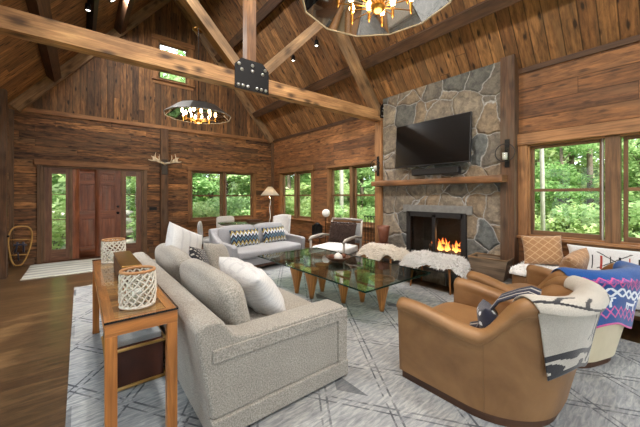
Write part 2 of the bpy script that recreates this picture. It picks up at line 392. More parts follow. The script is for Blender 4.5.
        if weld or bevel:
            bm = bmesh.new(); bm.from_mesh(me); bmesh.ops.remove_doubles(bm, verts=bm.verts, dist=1e-5)
            bmesh.ops.recalc_face_normals(bm, faces=bm.faces); bm.to_mesh(me); bm.free()
        o = bpy.data.objects.new(name, me); COL.objects.link(o)
        if parent: o.parent = parent
        if loc: o.location = loc
        if rot: o.rotation_euler = rot
        if solid:
            md = o.modifiers.new('thick', 'SOLIDIFY'); md.thickness = solid; md.offset = 0
        if bevel:
            md = o.modifiers.new('soft', 'BEVEL'); md.width = bevel; md.segments = 3; md.limit_method = 'ANGLE'; md.angle_limit = R(40); md.harden_normals = True
            for p in me.polygons: p.use_smooth = True
        if subd:
            md = o.modifiers.new('smooth', 'SUBSURF'); md.levels = subd; md.render_levels = subd
            for p in me.polygons: p.use_smooth = True
        return o

def tag(o, label=None, cat=None, group=None, kind=None):
    if label: o['label'] = label
    if cat: o['category'] = cat
    if group: o['group'] = group
    if kind: o['kind'] = kind
    return o
def thing(name, label, cat, loc=(0, 0, 0), rz=0, group=None, rot=None):
    o = bpy.data.objects.new(name, None); COL.objects.link(o); o.empty_display_size = .1
    o.location = loc; o.rotation_euler = rot or (0, 0, rz)
    return tag(o, label, cat, group)
def struct_e(name, label=None):
    o = bpy.data.objects.new(name, None); COL.objects.link(o); o['kind'] = 'structure'
    if label: o['label'] = label
    return o
def struct(name, mb, mat, **kw):
    o = mb.build(name, mat, **kw)
    if not kw.get('parent'): o['kind'] = 'structure'
    return o
def copy_tree(o, parent=None):
    c = o.copy(); COL.objects.link(c); c.parent = parent
    for ch in list(o.children): copy_tree(ch, c)
    return c
def B(x0, x1, y0, y1, z0, z1, ax=0): return MB().box(x0, x1, y0, y1, z0, z1, ax)
def softbox(name, mat, parent, x0, x1, y0, y1, z0, z1, bev=.05, puff=0., seg=3):
    """upholstered block: rounded and slightly crowned"""
    mb = B(x0, x1, y0, y1, z0, z1); me_o = None
    me = bpy.data.meshes.new(name); me.from_pydata([tuple(v) for v in mb.v], [], mb.f)
    bm = bmesh.new(); bm.from_mesh(me)
    bmesh.ops.subdivide_edges(bm, edges=bm.edges[:], cuts=7, use_grid_fill=True)
    c = Vector(((x0+x1)/2, (y0+y1)/2, (z0+z1)/2)); h = Vector(((x1-x0)/2, (y1-y0)/2, (z1-z0)/2))
    for v in bm.verts:
        d = v.co-c; q = [max(-1, min(1, d[i]/h[i])) for i in range(3)]
        inner = Vector([max(-(h[i]-bev), min(h[i]-bev, d[i])) for i in range(3)])
        e = d-inner
        if e.length > 1e-6 and sum(abs(x) > 1e-6 for x in e) > 1: d = inner+e.normalized()*bev
        for i in range(3):
            a, b2 = [k for k in range(3) if k != i]
            if abs(q[i]) > .98: d[i] += math.copysign(puff*(1-q[a]**2)*(1-q[b2]**2), q[i])
        v.co = c+d
    bm.to_mesh(me); bm.free(); me.materials.append(mat)
    for p in me.polygons: p.use_smooth = True
    o = bpy.data.objects.new(name, me); COL.objects.link(o); o.parent = parent
    md = o.modifiers.new('smooth', 'SUBSURF'); md.levels = 1; md.render_levels = 1
    return o
def pillow_mb(w, h, t, pat=None, n=26, seed=0, crease=.008):
    """throw pillow standing in local XZ, thickness along Y, pinched corners"""
    mb = MB()
    def pt(u, v, sgn):
        a, b = 2*u-1, 2*v-1
        fa = 1-.09*(1-b*b)**1.0*0 - .07*(1-(abs(b))**3); fb = 1-.07*(1-(abs(a))**3)
        x = a*w/2*(1-.06*(1-b*b)); z = b*h/2*(1-.06*(1-a*a))
        th = t/2*max(0, (1-a**4))**.6*max(0, (1-b**4))**.6
        th += crease*noise.noise(Vector((x*9+seed, z*9, sgn*3)))*(1-abs(a)**6)*(1-abs(b)**6)
        return (x, sgn*th, z)
    mb.grid(lambda u, v: pt(u, v, -1), n, n, pat or 0); mb.grid(lambda u, v: pt(1-u, v, 1), n, n, (lambda u, v: pat(1-u, v)) if pat else 0)
    return mb
def pillow(name, label, mats, loc, rot, w, h, t, pat=None, seed=0, cat='pillow', group=None, n=26, crease=.008):
    o = pillow_mb(w, h, t, pat, n, seed, crease).build(name, mats, loc=loc, weld=True)
    o.rotation_euler = rot
    return tag(o, label, cat, group)
def bar(name, mat, parent, p0, p1, w, d, up=(0, 0, 1)):
    """timber from p0 to p1, w across, d along 'up' """
    p0, p1 = Vector(p0), Vector(p1); L = (p1-p0).length; x = (p1-p0).normalized(); up = Vector(up)
    y = up.cross(x).normalized(); z = x.cross(y)
    o = B(0, L, -w/2, w/2, -d/2, d/2, 0).build(name, mat, parent=parent)
    o.matrix_local = Matrix.Translation(p0) @ Matrix((x, y, z)).transposed().to_4x4()
    return o

# ================================================================== ROOM
XL, XR, YB, YF, ZE = -1.106, 4.92, 8.54, -3.6, 3.25
XC = (XL+XR)/2; SL = 1.22; ZR = ZE+(XR-XC)*SL
def ceilz(x): return ZE+(min(x-XL, XR-x))*SL
struct('floor', B(XL-.2, XR+.2, YF-.2, YB+.2, -.12, 0, 0), M['floor'])

def wall_cells(name, mat, axis, pos, thick, a0, a1, z0, z1, holes, ax):
    """wall in plane axis=pos..pos+thick with rectangular holes [(a0,a1,z0,z1)]"""
    A = sorted({a0, a1, *[h[0] for h in holes], *[h[1] for h in holes]}); Z = sorted({z0, z1, *[h[2] for h in holes], *[h[3] for h in holes]})
    mb = MB()
    for i in range(len(A)-1):
        for j in range(len(Z)-1):
            ca, cz = (A[i]+A[i+1])/2, (Z[j]+Z[j+1])/2
            if any(h[0] < ca < h[1] and h[2] < cz < h[3] for h in holes): continue
            p, q = min(pos, pos+thick), max(pos, pos+thick)
            if axis == 0: mb.box(p, q, A[i], A[i+1], Z[j], Z[j+1], ax)
            else: mb.box(A[i], A[i+1], p, q, Z[j], Z[j+1], ax)
    return struct(name, mb, mat)
# openings
DOOR = (-.62, 1.23, 0., 2.07)
WB = (2.36, 4.22, .74, 2.12)
W1 = (6.45, 8.03, .76, 2.12); W2 = (4.17, 5.70, .76, 2.12); W3 = (-.30, 1.42, .86, 2.14)
wall_cells('wall_back', M['wall'], 1, YB, .16, XL-.16, XR+.16, 0, 3.2, [DOOR, WB], 0)
wall_cells('wall_right', M['wallR'], 0, XR, .16, YF, YB, 0, ZE, [W1, W2, W3, (-3.0, -1.2, .86, 2.14), (2.2, 3.32, .28, 1.16)], 1)
wall_cells('wall_left', M['wall'], 0, XL, -.16, YF, YB, 0, ZE, [(6.2, 7.1, 0, 2.05), (-2.8, -.2, .5, 2.3), (1.2, 3.8, .5, 2.3)], 1)
RW = [(-.6, 1.2, .3, 2.5), (1.5, 3.4, .1, 2.5), (3.6, 4.6, .3, 2.5)]  # openings for windows added in the unseen rear wall to let sky light in
wall_cells('wall_front', M['wall'], 1, YF, -.16, XL-.16, XR+.16, 0, 3.2, RW, 0)
# gables (vertical boards)
def gable(name, y, t, hole):
    h0, h1, z0, z1 = hole; mb = MB(); y0, y1 = min(y, y+t), max(y, y+t)
    cz = lambda x: ZE+min(x-XL, XR-x)*SL+.05
    mb.prism([(XL-.1, 3.2), (h0, 3.2), (h0, cz(h0)), (XL-.1, 3.2)][:3], y0, y1, 1, 0, 2)
    mb.prism([(h1, 3.2), (XR+.1, 3.2), (h1, cz(h1))], y0, y1, 1, 0, 2)
    mb.prism([(h0, 3.2), (h1, 3.2), (h1, z0), (h0, z0)], y0, y1, 1, 0, 2)
    mb.prism([(h0, z1), (h1, z1), (h1, cz(h1)), (XC, ZR+.05), (h0, cz(h0))], y0, y1, 1, 0, 2)
    return struct(name, mb, M['gable'])
GW = (1.56, 2.30, 4.42, 5.42)
gable('wall_back_gable', YB, .16, GW); gable('wall_front_gable', YF, -.16, (.9, 2.9, 3.6, 5.2))
# ceiling slopes with board direction down the slope (v of uv = along Y -> boards across Y)
def slope(name, side):
    mb = MB(); nx = SL/math.hypot(1, SL); nz = 1/math.hypot(1, SL); t = .12
    xe = XR if side > 0 else XL; ex = xe+side*.25; ez = ZE-.25*SL
    pts = [(ex, ez), (XC, ZR)]; L = math.hypot(XC-ex, ZR-ez)
    y0, y1 = YF-.3, YB+.3
    v = [Vector((ex, y0, ez)), Vector((ex, y1, ez)), Vector((XC, y1, ZR)), Vector((XC, y0, ZR))]
    off = Vector((side*nx, 0, nz))*t
    mb.v = v+[p+off for p in v]
    uv = [(0, y0), (0, y1), (L, y1), (L, y0)]
    mb.face([0, 1, 2, 3] if side < 0 else [3, 2, 1, 0], uv if side < 0 else uv[::-1]); mb.face([4, 5, 6, 7], uv)
    for a, b in ((0, 1), (1, 2), (2, 3), (3, 0)): mb.face([a, b, b+4, a+4])
    return struct(name, mb, M['ceil'])
slope('ceiling_right', 1); slope('ceiling_left', -1)
struct('trim_ridge', B(XC-.1, XC+.1, YF, YB, ZR-.32, ZR-.04, 1), M['beamd'])
struct('trim_belt_back', B(XL, XR, YB-.03, YB+.01, 3.15, 3.24, 0), M['casing'])
struct('trim_corner_right', B(XR-.07, XR, YB-.07, YB, 0, 3.15, 2), M['casingd'])
struct('trim_corner_left', B(XL, XL+.07, YB-.07, YB, 0, 3.15, 2), M['casingd'])
struct('baseboard_back', B(XL+.07, DOOR[0]-.12, YB-.025, YB, 0, .12, 0).box(DOOR[1]+.12, XR-.07, YB-.025, YB, 0, .12, 0), M['casingd'])
struct('baseboard_right', B(XR-.025, XR, 4.2, YB-.07, 0, .12, 1), M['casing'])
struct('baseboard_left', B(XL, XL+.025, 7.2, YB-.07, 0, .12, 1), M['casingd'])
# gable rake timbers
for s in (-1, 1):
    xe = XR if s > 0 else XL
    mb = B(0, math.hypot(3.0, 3.0*SL), 0, .1, -.2, 0, 0)
    o = struct('trim_rake', mb, M['beamd']); x = Vector((-s*1, 0, SL)).normalized(); y = Vector((0, -1, 0)); z = x.cross(y)
    if z.z < 0: y = -y; z = x.cross(y); o.matrix_world = Matrix.Translation((xe, YB-.1, ZE)) @ Matrix((x, y, z)).transposed().to_4x4()
    else: o.matrix_world = Matrix.Translation((xe, YB, ZE)) @ Matrix((x, y, z)).transposed().to_4x4()
# purlins
sd = Vector((SL, 0, 1)).normalized()
def purlin(s, off, w, d, y0, y1, mat):
    xe = XR if s > 0 else XL; up = Vector((-s, 0, SL)).normalized(); n = Vector((-s*SL, 0, -1)).normalized()
    c = Vector((xe-s*off, 0, ZE+off*SL)); q = [c, c+up*w, c+up*w+n*d, c+n*d]
    return struct('trim_purlin', MB().prism([(p.x, p.z) for p in q], y0, y1, 1, 0, 1), mat)
for s in (-1, 1):
    purlin(s, .56, .17, .17, YF, YB, M['purlin']); purlin(s, 1.72, .17, .17, YF, YB, M['purlin'])
purlin(-1, 1.2, .1, .12, YF, YB, M['black'])
# eave plate shadow moulding on right wall
struct('trim_eave_right', B(XR-.02, XR, YF, 1.55, 3.17, 3.24, 1).box(XR-.02, XR, 4.1, YB, 3.17, 3.24, 1), M['purlin'])

# ------------------------------------------------------------------ trusses
def truss(y, label):
    e = struct_e('roof_truss', label); t = .17; yc = y+t/2
    bar('tie_beam', M['beam'], e, (XL, yc, 3.045), (XR, yc, 3.045), t, .2)
    bar('king_post', M['casingm'], e, (XC, yc, 3.14), (XC, yc, ZR-.3), .14, .14, (0, 1, 0))
    for s in (-1, 1):
        xe = XR if s > 0 else XL; n = Vector((-s*SL, 0, -1)).normalized(); up = Vector((-s, 0, SL)).normalized()
        p0 = Vector((xe-s*.0, yc, ZE-.02))+n*.22; p1 = Vector((XC, yc, ZR))+n*.22+up*-.1
        bar('rafter', M['beamd'] if s > 0 else M['beam'], e, p0, p1, .14, .18, (0, 1, 0))
        bar('strut', M['beamd'], e, (XC+s*.16, yc, 3.2), (XC+s*1.75, yc, 4.85), .14, .15, (0, 1, 0))
    g = MB(); w = .26
    g.prism([(XC-w, 2.91), (XC+w, 2.91), (XC+w, 3.24), (XC+w-.1, 3.34), (XC-w+.1, 3.34), (XC-w, 3.24)], y-.014, y-.001, 1)
    gp = g.build('gusset_plate', M['black'], parent=e)
    for px_, pz in ((-.2, 3.25), (-.16, 3.18), (0, 3.27), (0, 3.19), (.2, 3.25), (.16, 3.18), (-.21, 2.96), (-.14, 2.96), (-.07, 2.96), (.07, 2.96), (.14, 2.96), (.21, 2.96)):
        b = MB().lathe([(.024, 0), (.024, .006), (.014, .008), (.014, .02), (0, .022)], 12).tf(Matrix.Translation((XC+px_, y-.014, pz)) @ Matrix.Rotation(R(90), 4, 'X'))
        b.build('bolt', M['bolt'], parent=gp)
    for s in (1, -1):
        xe = (XR-.11) if s > 0 else (XL+.11)
        gp = MB().prism([(xe-.1, 3.0), (xe+.06, 3.0), (xe+.06, 3.22), (xe-.02, 3.3), (xe-.1, 3.22)], y-.012, y-.001, 1).build('gusset_plate', M['black'], parent=e)
        for dx, z in ((-.06, 3.04), (-.02, 3.04), (.02, 3.04), (-.04, 3.14), (-.02, 3.2)):
            MB().lathe([(.016, 0), (.016, .008), (0, .012)], 10).tf(Matrix.Translation((xe+dx, y-.012, z)) @ Matrix.Rotation(R(90), 4, 'X')).build('bolt', M['bolt'], parent=gp)
    return e
truss(3.9, 'near timber truss with black bolted plate at its middle')
# posts
for nm, y0, y1 in (('trim_post_1', 3.9, 4.07), ('trim_post_2', 1.53, 1.71)):
    struct(nm, B(XR-.17, XR, y0, y1, 0, 3.42 if y0 < 3 else 3.0, 2), M['post'] if y0 < 3 else M['casing'])
struct('trim_post_3', B(1.60, 1.78, YB-.1, YB, 0, 3.15, 2), M['post'])
struct('trim_post_4', B(XL, XL+.12, 7.35, 7.5, 0, ZE, 2), M['post'])

# ------------------------------------------------------------------ windows
def window(name, axis, a0, a1, z0, z1, pos, sgn, units=2, rail=True, casing='casing', muntin=0, inset=.06, sill=True, hd=.16, cw=.12, mw=.13):
    """axis 1: in a y-plane, a along x;  axis 0: in an x-plane, a along y. sgn: +1 = outward is +"""
    e = struct_e(name)
    def bx(p0, p1, q0, q1, r0, r1, ax):
        # p: along, q: depth (0 = inner wall face, + outward), r: z
        d0, d1 = sorted((pos+sgn*q0, pos+sgn*q1))
        if axis == 1: return B(p0, p1, d0, d1, r0, r1, {0: 0, 2: 2}[ax])
        return B(d0, d1, p0, p1, r0, r1, {0: 1, 2: 2}[ax])
    c = M[casing]
    bx(a0-cw, a0, -.03, .0, z0, z1, 2).build('casing', c, parent=e, bevel=.004)
    bx(a1, a1+cw, -.03, .0, z0, z1, 2).build('casing', c, parent=e, bevel=.004)
    bx(a0-cw-.03, a1+cw+.03, -.055, .0, z1, z1+hd, 0).build('header', c, parent=e, bevel=.006)
    if sill:
        bx(a0-cw-.03, a1+cw+.03, -.08, .03, z0-.035, z0, 0).build('sill', c, parent=e, bevel=.005)
        bx(a0-cw, a1+cw, -.025, .0, z0-.12, z0-.035, 0).build('apron', c, parent=e, bevel=.004)
    # jamb liner
    for q in ((a0, a0+.02, z0, z1, 2), (a1-.02, a1, z0, z1, 2), (a0, a1, z0, z0+.02, 0), (a0, a1, z1-.02, z1, 0)):
        bx(q[0], q[1], .0, .15, q[2], q[3], q[4]).build('jamb', c, parent=e)
    W = (a1-a0-(units-1)*mw)/units
    for i in range(units):
        u0 = a0+i*(W+mw); u1 = u0+W
        if i < units-1: bx(u1, u1+mw, -.015, .13, z0, z1, 2).build('mullion', M['sash'], parent=e, bevel=.004)
        s0, s1 = u0+.02, u1-.02; b0, b1 = z0+.02, z1-.02; fw = .038; zm = (b0+b1)/2
        mb = MB()
        def add(p0, p1, r0, r1, ax):
            d0, d1 = sorted((pos+sgn*inset, pos+sgn*(inset+.045)))
            if axis == 1: mb.box(p0, p1, d0, d1, r0, r1, {0: 0, 2: 2}[ax])
            else: mb.box(d0, d1, p0, p1, r0, r1, {0: 1, 2: 2}[ax])
        add(s0, s0+fw, b0, b1, 2); add(s1-fw, s1, b0, b1, 2); add(s0+fw, s1-fw, b0, b0+fw+.02, 0); add(s0+fw, s1-fw, b1-fw, b1, 0)
        if rail: add(s0+fw, s1-fw, zm-.02, zm+.02, 0)
        for k in range(muntin): add(s0+fw, s1-fw, b0+(b1-b0)*(k+1)/(muntin+1)-.009, b0+(b1-b0)*(k+1)/(muntin+1)+.009, 0)
        mb.build('sash', M['sash'], parent=e)
        bx(s0, s0+.014, inset-.016, inset-.002, b0, b1, 2).build('screen_track', M['white'], parent=e)
        bx(s0+.01, s1-.01, inset+.02, inset+.026, b0+.01, b1-.01, 0).build('pane', M['glass'], parent=e)
    return e
window('window_1', 1, *WB, YB, 1, casing='casingm', hd=.11, cw=.08, mw=.08); window('window_2', 0, *W1, XR, 1, casing='casingm', hd=.14, cw=.1, mw=.08); window('window_3', 0, *W2, XR, 1, casing='casingm', hd=.06, cw=.07, mw=.08); window('window_4', 0, *W3, XR, 1, cw=.11)
window('window_5', 1, *GW, YB, 1, 1, True, 'casing', 0, .06, True, .12)
window('window_6', 0, -3.0, -1.2, .86, 2.14, XR, 1)
window('added_window_7', 1, *RW[0], YF, -1); window('added_window_8', 1, *RW[1], YF, -1, 2, False); window('added_window_9', 1, *RW[2], YF, -1, 1)  # added rear windows, out of view, bring daylight into the room
window('window_10', 0, -2.8, -.2, .5, 2.3, XL, -1, 3); window('window_12', 0, 1.2, 3.8, .5, 2.3, XL, -1, 3); window('added_window_11', 1, .9, 2.9, 3.6, 5.2, YF, -1, 2, False)  # the last one, in the unseen rear gable, is added for more sky light

# ------------------------------------------------------------------ front door
e = struct_e('door_1')
dc = M['casingd']; y0 = YB
B(-.70, -.62, y0-.03, y0, 0, 2.07, 2).build('casing', dc, parent=e, bevel=.004)
B(1.23, 1.31, y0-.03, y0, 0, 2.07, 2).build('casing', dc, parent=e, bevel=.004)
B(-.74, 1.35, y0-.04, y0, 2.07, 2.19, 0).build('header', M['casingm'], parent=e, bevel=.006)
B(-.62, 1.23, y0, y0+.15, 2.03, 2.07, 0).build('jamb', dc, parent=e)
for x0, x1 in ((-.62, -.58), (-.18, -.13), (.765, .815), (1.19, 1.23)): B(x0, x1, y0-.005, y0+.15, 0, 2.03, 2).build('jamb', dc, parent=e)
B(-.62, 1.23, y0-.01, y0+.15, 0, .03, 0).build('threshold', M['walnut'], parent=e)
def sidelight(x0, x1, g0, g1):
    mb = MB(); ya, yb = y0+.03, y0+.075
    mb.box(x0, g0, ya, yb, .03, 2.03, 2); mb.box(g1, x1, ya, yb, .03, 2.03, 2); mb.box(g0, g1, ya, yb, .03, .26, 0); mb.box(g0, g1, ya, yb, 1.9, 2.03, 0)
    for k in (1, 2): mb.box(g0, g1, ya+.01, yb, .26+1.64*k/3-.008+.1, .26+1.64*k/3+.008+.1, 0)
    o = mb.build('sidelight', M['door'], parent=e)
    B(g0, g1, ya+.02, ya+.026, .26, 1.9, 0).build('pane', M['glass'], parent=o)
sidelight(-.58, -.18, -.47, -.245); sidelight(.815, 1.19, .87, 1.08)
mb = MB(); ya, yb = y0+.02, y0+.065; D0, D1 = -.13, .765; mid = (D0+D1)/2
for x0, x1 in ((D0, D0+.12), (mid-.05, mid+.05), (D1-.12, D1)): mb.box(x0, x1, ya, yb, .03, 2.03, 2)
for z0, z1 in ((.03, .27), (.9, 1.08), (1.68, 1.78), (1.93, 2.03)):
    for x0, x1 in ((D0+.12, mid-.05), (mid+.05, D1-.12)): mb.box(x0, x1, ya, yb, z0, z1, 0)
for z0, z1 in ((.27, .9), (1.08, 1.68), (1.78, 1.93)):
    for x0, x1 in ((D0+.12, mid-.05), (mid+.05, D1-.12)):
        mb.box(x0, x1, ya+.02, yb-.01, z0, z1, 2); mb.box(x0+.035, x1-.035, ya+.008, ya+.02, z0+.035, z1-.035, 2)
leaf = mb.build('door_leaf', m_timber('mahogany_door', lin(104, 58, 38), lin(142, 86, 58), .38, .1, lin(120, 92, 78)), parent=e, bevel=.003)
MB().lathe([(.012, 0), (.03, .004), (.03, .01), (.012, .014), (.012, .035), (.03, .045), (.03, .065), (0, .075)], 14).tf(Matrix.Translation((.705, ya, 1.02)) @ Matrix.Rotation(R(90), 4, 'X')).build('door_knob', M['black'], parent=leaf)
MB().lathe([(.026, 0), (.026, .02), (0, .024)], 14).tf(Matrix.Translation((.705, ya, 1.17)) @ Matrix.Rotation(R(90), 4, 'X')).build('deadbolt', M['black'], parent=leaf)
# interior door on left wall
e = struct_e('door_2')
for a, b, ax in (((6.08, 6.2), (0, 2.05), 2), ((7.1, 7.22), (0, 2.05), 2), ((6.05, 7.25), (2.05, 2.18), 1)):
    B(XL, XL+.03, a[0], a[1], b[0], b[1], ax).build('casing', M['casing'], parent=e)
mb = B(XL-.1, XL-.06, 6.2, 7.1, 0, 2.05, 2).box(XL-.06, XL-.045, 6.3, 6.6, .2, .95, 2).box(XL-.06, XL-.045, 6.7, 7.0, .2, .95, 2).box(XL-.06, XL-.045, 6.3, 6.6, 1.1, 1.9, 2).box(XL-.06, XL-.045, 6.7, 7.0, 1.1, 1.9, 2)
leaf = mb.build('door_leaf', M['door'], parent=e)
MB().tube([(XL-.06, 7.04, 1.), (XL-.0, 7.04, 1.), (XL, 6.95, 1.)], .012).build('door_handle', M['black'], parent=leaf)
B(1.36, 1.53, YB-.012, YB, 1.06, 1.14).build('light_switch', M['black'], bevel=.003)
o = bpy.data.objects['light_switch']; tag(o, 'dark rectangular switch plate on siding beside front door', 'switch')

# ================================================================== FIREPLACE
fp = thing('fireplace', 'tall fieldstone fireplace and chimney breast reaching the sloped ceiling', 'fireplace', (0, 0, 0))
FX = 4.80; f0, f1, fz0, fz1 = 2.26, 3.26, .34, 1.10
mb = MB()
for y0, y1, z0, z1 in ((1.71, f0, 0, 3.36), (f1, 3.9, 0, 3.36), (f0, f1, fz1, 3.36), (f0, f1, 0, fz0)): mb.box(FX, XR, y0, y1, z0, z1, 1)
mb.prism([(FX, 3.36), (XR, 3.36), (FX, 3.42)], 1.71, 3.9, 1)
mb.build('stone_surround', M['stone'], parent=fp)
B(4.50, FX, 1.45, 3.9, 0, .20, 1).build('hearth_base', M['stone'], parent=fp)
B(4.47, FX, 1.43, 3.9, .20, .25, 1).build('hearth_slab', M['hearth'], parent=fp, bevel=.01)
B(4.77, FX, 2.12, 3.40, 1.12, 1.26, 1).build('lintel', M['lintel'], parent=fp, bevel=.008)
mt = MB()
def mant(u, v):
    y = 1.62+u*(4.0-1.62); a = 2*PI*v
    h, d = .05, .11; k = 9.
    cx = math.copysign(abs(math.cos(a))**(2/k), math.cos(a)); cz = math.copysign(abs(math.sin(a))**(2/k), math.sin(a))
    return (4.67+cx*d+.008*math.sin(y*6), y, 1.665+cz*h*(1+.08*math.sin(y*4.1))+.004*math.sin(y*9))
mt.grid(mant, 40, 20, 0, True, cv=True)
b = len(mt.v)-41*20
mt.face([b+i for i in range(20)]); mt.face([len(mt.v)-20+i for i in range(20)][::-1])
for i, uv in enumerate(mt.uv):
    if uv: mt.uv[i] = [(p[0]*2.4, p[1]*.5) for p in uv]
mt.build('mantel_shelf', M['mantel'], parent=fp)
# firebox
mb = MB(); mb.box(5.25, 5.27, f0, f1, fz0, fz1).box(FX, 5.25, f0-.02, f0, fz0, fz1).box(FX, 5.25, f1, f1+.02, fz0, fz1).box(FX, 5.25, f0, f1, fz1, fz1+.02).box(FX, 5.27, f0, f1, fz0-.02, fz0)
mb.build('firebox', m_plain('soot_iron', lin(22, 20, 19), .9, 0, 12, .3, .3), parent=fp)
mb = MB(); X0, X1 = 4.755, 4.80
mb.box(X0, X1, f0-.05, f0+.03, fz0-.02, fz1+.04).box(X0, X1, f1-.03, f1+.05, fz0-.02, fz1+.04).box(X0, X1, f0, f1, fz1-.05, fz1+.04).box(X0, X1, f0, f1, fz0-.02, fz0+.03).box(X0, X1, (f0+f1)/2-.03, (f0+f1)/2+.03, fz0, fz1)
fr = mb.build('door_frame', M['iron'], parent=fp)
B(4.78, 4.785, f0+.03, (f0+f1)/2-.03, fz0+.03, fz1-.05).build('glass_door', M['glass'], parent=fp)
B(4.78, 4.785, (f0+f1)/2+.03, f1-.03, fz0+.03, fz1-.05).build('glass_door', M['glass'], parent=fp)
for k, (y, x, z, a, rr) in enumerate(((2.62, 5.0, .43, .1, .05), (2.72, 5.08, .43, -.12, .05), (2.66, 5.02, .52, .35, .045))):
    o = MB().tube([(-.3, 0, 0), (-.15, .01, 0), (0, 0, .01), (.2, -.01, 0), (.3, 0, 0)], [rr*.9, rr, rr*1.05, rr, rr*.85], 10).build('firewood_log', M['walnut'], loc=(x, y, z), rot=(0, .0, PI/2+a))
    tag(o, ['front charred log burning on the grate', 'rear charred log burning on the grate', 'topmost charred log lying across the other two'][k], 'log', 'burning logs')
mb = MB(); random.seed(3)
for k in range(22):
    y = random.uniform(2.42, 2.92); x = random.uniform(4.93, 5.1); h = random.uniform(.10, .27)*(1-abs(y-2.68)*1.6); w = random.uniform(.02, .045); ph = random.random()*6
    prof = [(0, .35), (.15, 1.), (.35, .85), (.6, .5), (.8, .25), (1, 0.02)]
    n = 7; bi = len(mb.v)
    for t, r in prof:
        for q in range(n):
            a = 2*PI*q/n; mb.v.append(Vector((x+w*r*math.cos(a), y+w*r*math.sin(a)+.025*math.sin(t*5+ph)*t, .46+h*t)))
    for i in range(len(prof)-1):
        for q in range(n): mb.face([bi+i*n+q, bi+i*n+(q+1) % n, bi+(i+1)*n+(q+1) % n, bi+(i+1)*n+q], [(0, prof[i][0]), (1, prof[i][0]), (1, prof[i+1][0]), (0, prof[i+1][0])], 0, True)
tag(mb.build('fire', M['flame']), 'orange flames burning behind the glass fireplace doors', 'fire', kind='stuff')
l = bpy.data.lights.new('fire_light', 'POINT'); l.energy = 3; l.color = (1, .45, .15); l.shadow_soft_size = .12
lo = bpy.data.objects.new('fire_light', l); COL.objects.link(lo); lo.location = (4.9, 2.6, .75)

# TV on a tilting arm
tv = thing('television', 'large black flat television on the stone chimney above the mantel', 'television', (4.70, 2.80, 2.34), 0)
tv.rotation_euler = (0, R(4), 0)
B(-.018, .02, -.70, .70, -.395, .395).build('bezel', M['plast'], parent=tv, bevel=.006)
B(-.0215, -.0185, -.685, .685, -.375, .385).build('screen', M['screen'], parent=tv)
B(.02, .075, -.25, .25, -.2, .2).build('wall_bracket', M['black'], parent=tv)
sb = MB().box(4.70, 4.795, 2.3, 3.17, 1.79, 1.90).build('soundbar', M['plast'], bevel=.015); tag(sb, 'long black soundbar mounted under the television', 'soundbar')
MB().box(4.695, 4.7, 2.33, 3.14, 1.855, 1.895).build('grille', M['iron'], parent=sb)
# ring sconces
def sconce(x, y, z, label):
    s = thing('candle_sconce', label, 'sconce', (x, y, z))
    B(-.012, 0, -.03, .03, -.2, .2).build('backplate', M['black'], parent=s, bevel=.003)
    pts = [(-.09, .125*math.cos(2*PI*k/28), .125*math.sin(2*PI*k/28)) for k in range(28)]
    MB().tube(pts, .007, 6, closed=True).build('ring', M['iron'], parent=s)
    MB().tube([(-.01, 0, -.1), (-.09, 0, -.12)], .006, 6).build('bracket', M['iron'], parent=s)
    MB().lathe([(.045, -.11), (.05, -.1), (.05, .07), (.046, .07), (.046, -.1), (0, -.1)], 16, (-.09, 0, 0)).build('glass_cup', M['glass'], parent=s)
    MB().lathe([(.032, -.1), (.032, .0), (0, .002)], 14, (-.09, 0, 0)).build('candle', M['ceramic'], parent=s)
sconce(XR-.17, 1.62, 2.03, 'round ring candle sconce on the post right of the fireplace')
sconce(XR-.17, 3.985, 2.03, 'round ring candle sconce on the post left of the fireplace')

# ================================================================== RUGS
tag(B(-.07, 4.15, -.9, 5.94, 0.0, .014).build('area_rug', M['rug']), 'large pale grey wool rug with faded diamond pattern under the seating', 'rug')
tag(B(-.78, .72, 7.02, 8.42, 0.0, .01).build('entry_rug', M['entry']), 'small pale woven rug on the wood floor before the front door', 'rug')
RZ = .014

# ================================================================== SOFA
s = thing('sofa', 'large tweed greige sofa facing the glass coffee table', 'sofa', (.58, 1.68, RZ))
F = M['sofa']; SLn = 2.74
bk = [(0.0, .07), (-.035, .35), (-.085, .60), (-.088, .66), (-.05, .688), (.05, .688), (.09, .65), (.16, .40), (.2, .07)]
MB().prism(bk, .03, SLn-.03, 1).build('back', F, parent=s, bevel=.03)
for y0, y1 in ((0, .2), (SLn-.2, SLn)):
    pr = [(.0, .13), (1.04, .13), (1.04, .53), (1.0, .56), (.22, .56), (.13, .585), (.085, .65), (.05, .69), (-.05, .69), (-.09, .655), (-.065, .5), (-.012, .2)]
    MB().prism(pr, y0, y1, 1).build('arm', F, parent=s, bevel=.022)
    yy = -.006 if y0 == 0 else SLn+.006
    q0, q1 = (-.012, .004) if y0 == 0 else (SLn-.004, SLn+.012)
    mb = MB().box(.0, 1.04, q0, q1, .46, .535, 0).box(.95, 1.04, q0, q1, .13, .46, 0)
    mb.build('arm_panel', F, parent=s, bevel=.006)
B(-.008, 1.05, -.018, SLn+.018, .02, .135).build('skirt', F, parent=s, bevel=.008)
B(.2, 1.0, .2, SLn-.2, .13, .30).build('seat_base', F, parent=s)
for k in range(2): softbox('seat_cushion', F, s, .22, 1.06, .21+k*1.16, .21+(k+1)*1.16, .30, .46, .05, .02)
for k in range(2):
    o = softbox('back_cushion', F, s, -.10, .11, -.575, .575, -.21, .21, .095, .03)
    o.location = (.25, .21+.585+k*1.165, .61); o.rotation_euler = (0, R(-13), 0)
for x in (.06, .98):
    for y in (.06, SLn-.06): B(x-.03, x+.03, y-.03, y+.03, -0.0, .03).build('leg', M['walnut'], parent=s)
stp = lambda u, v: 1 if (int(u*22) % 3 == 0) else 0
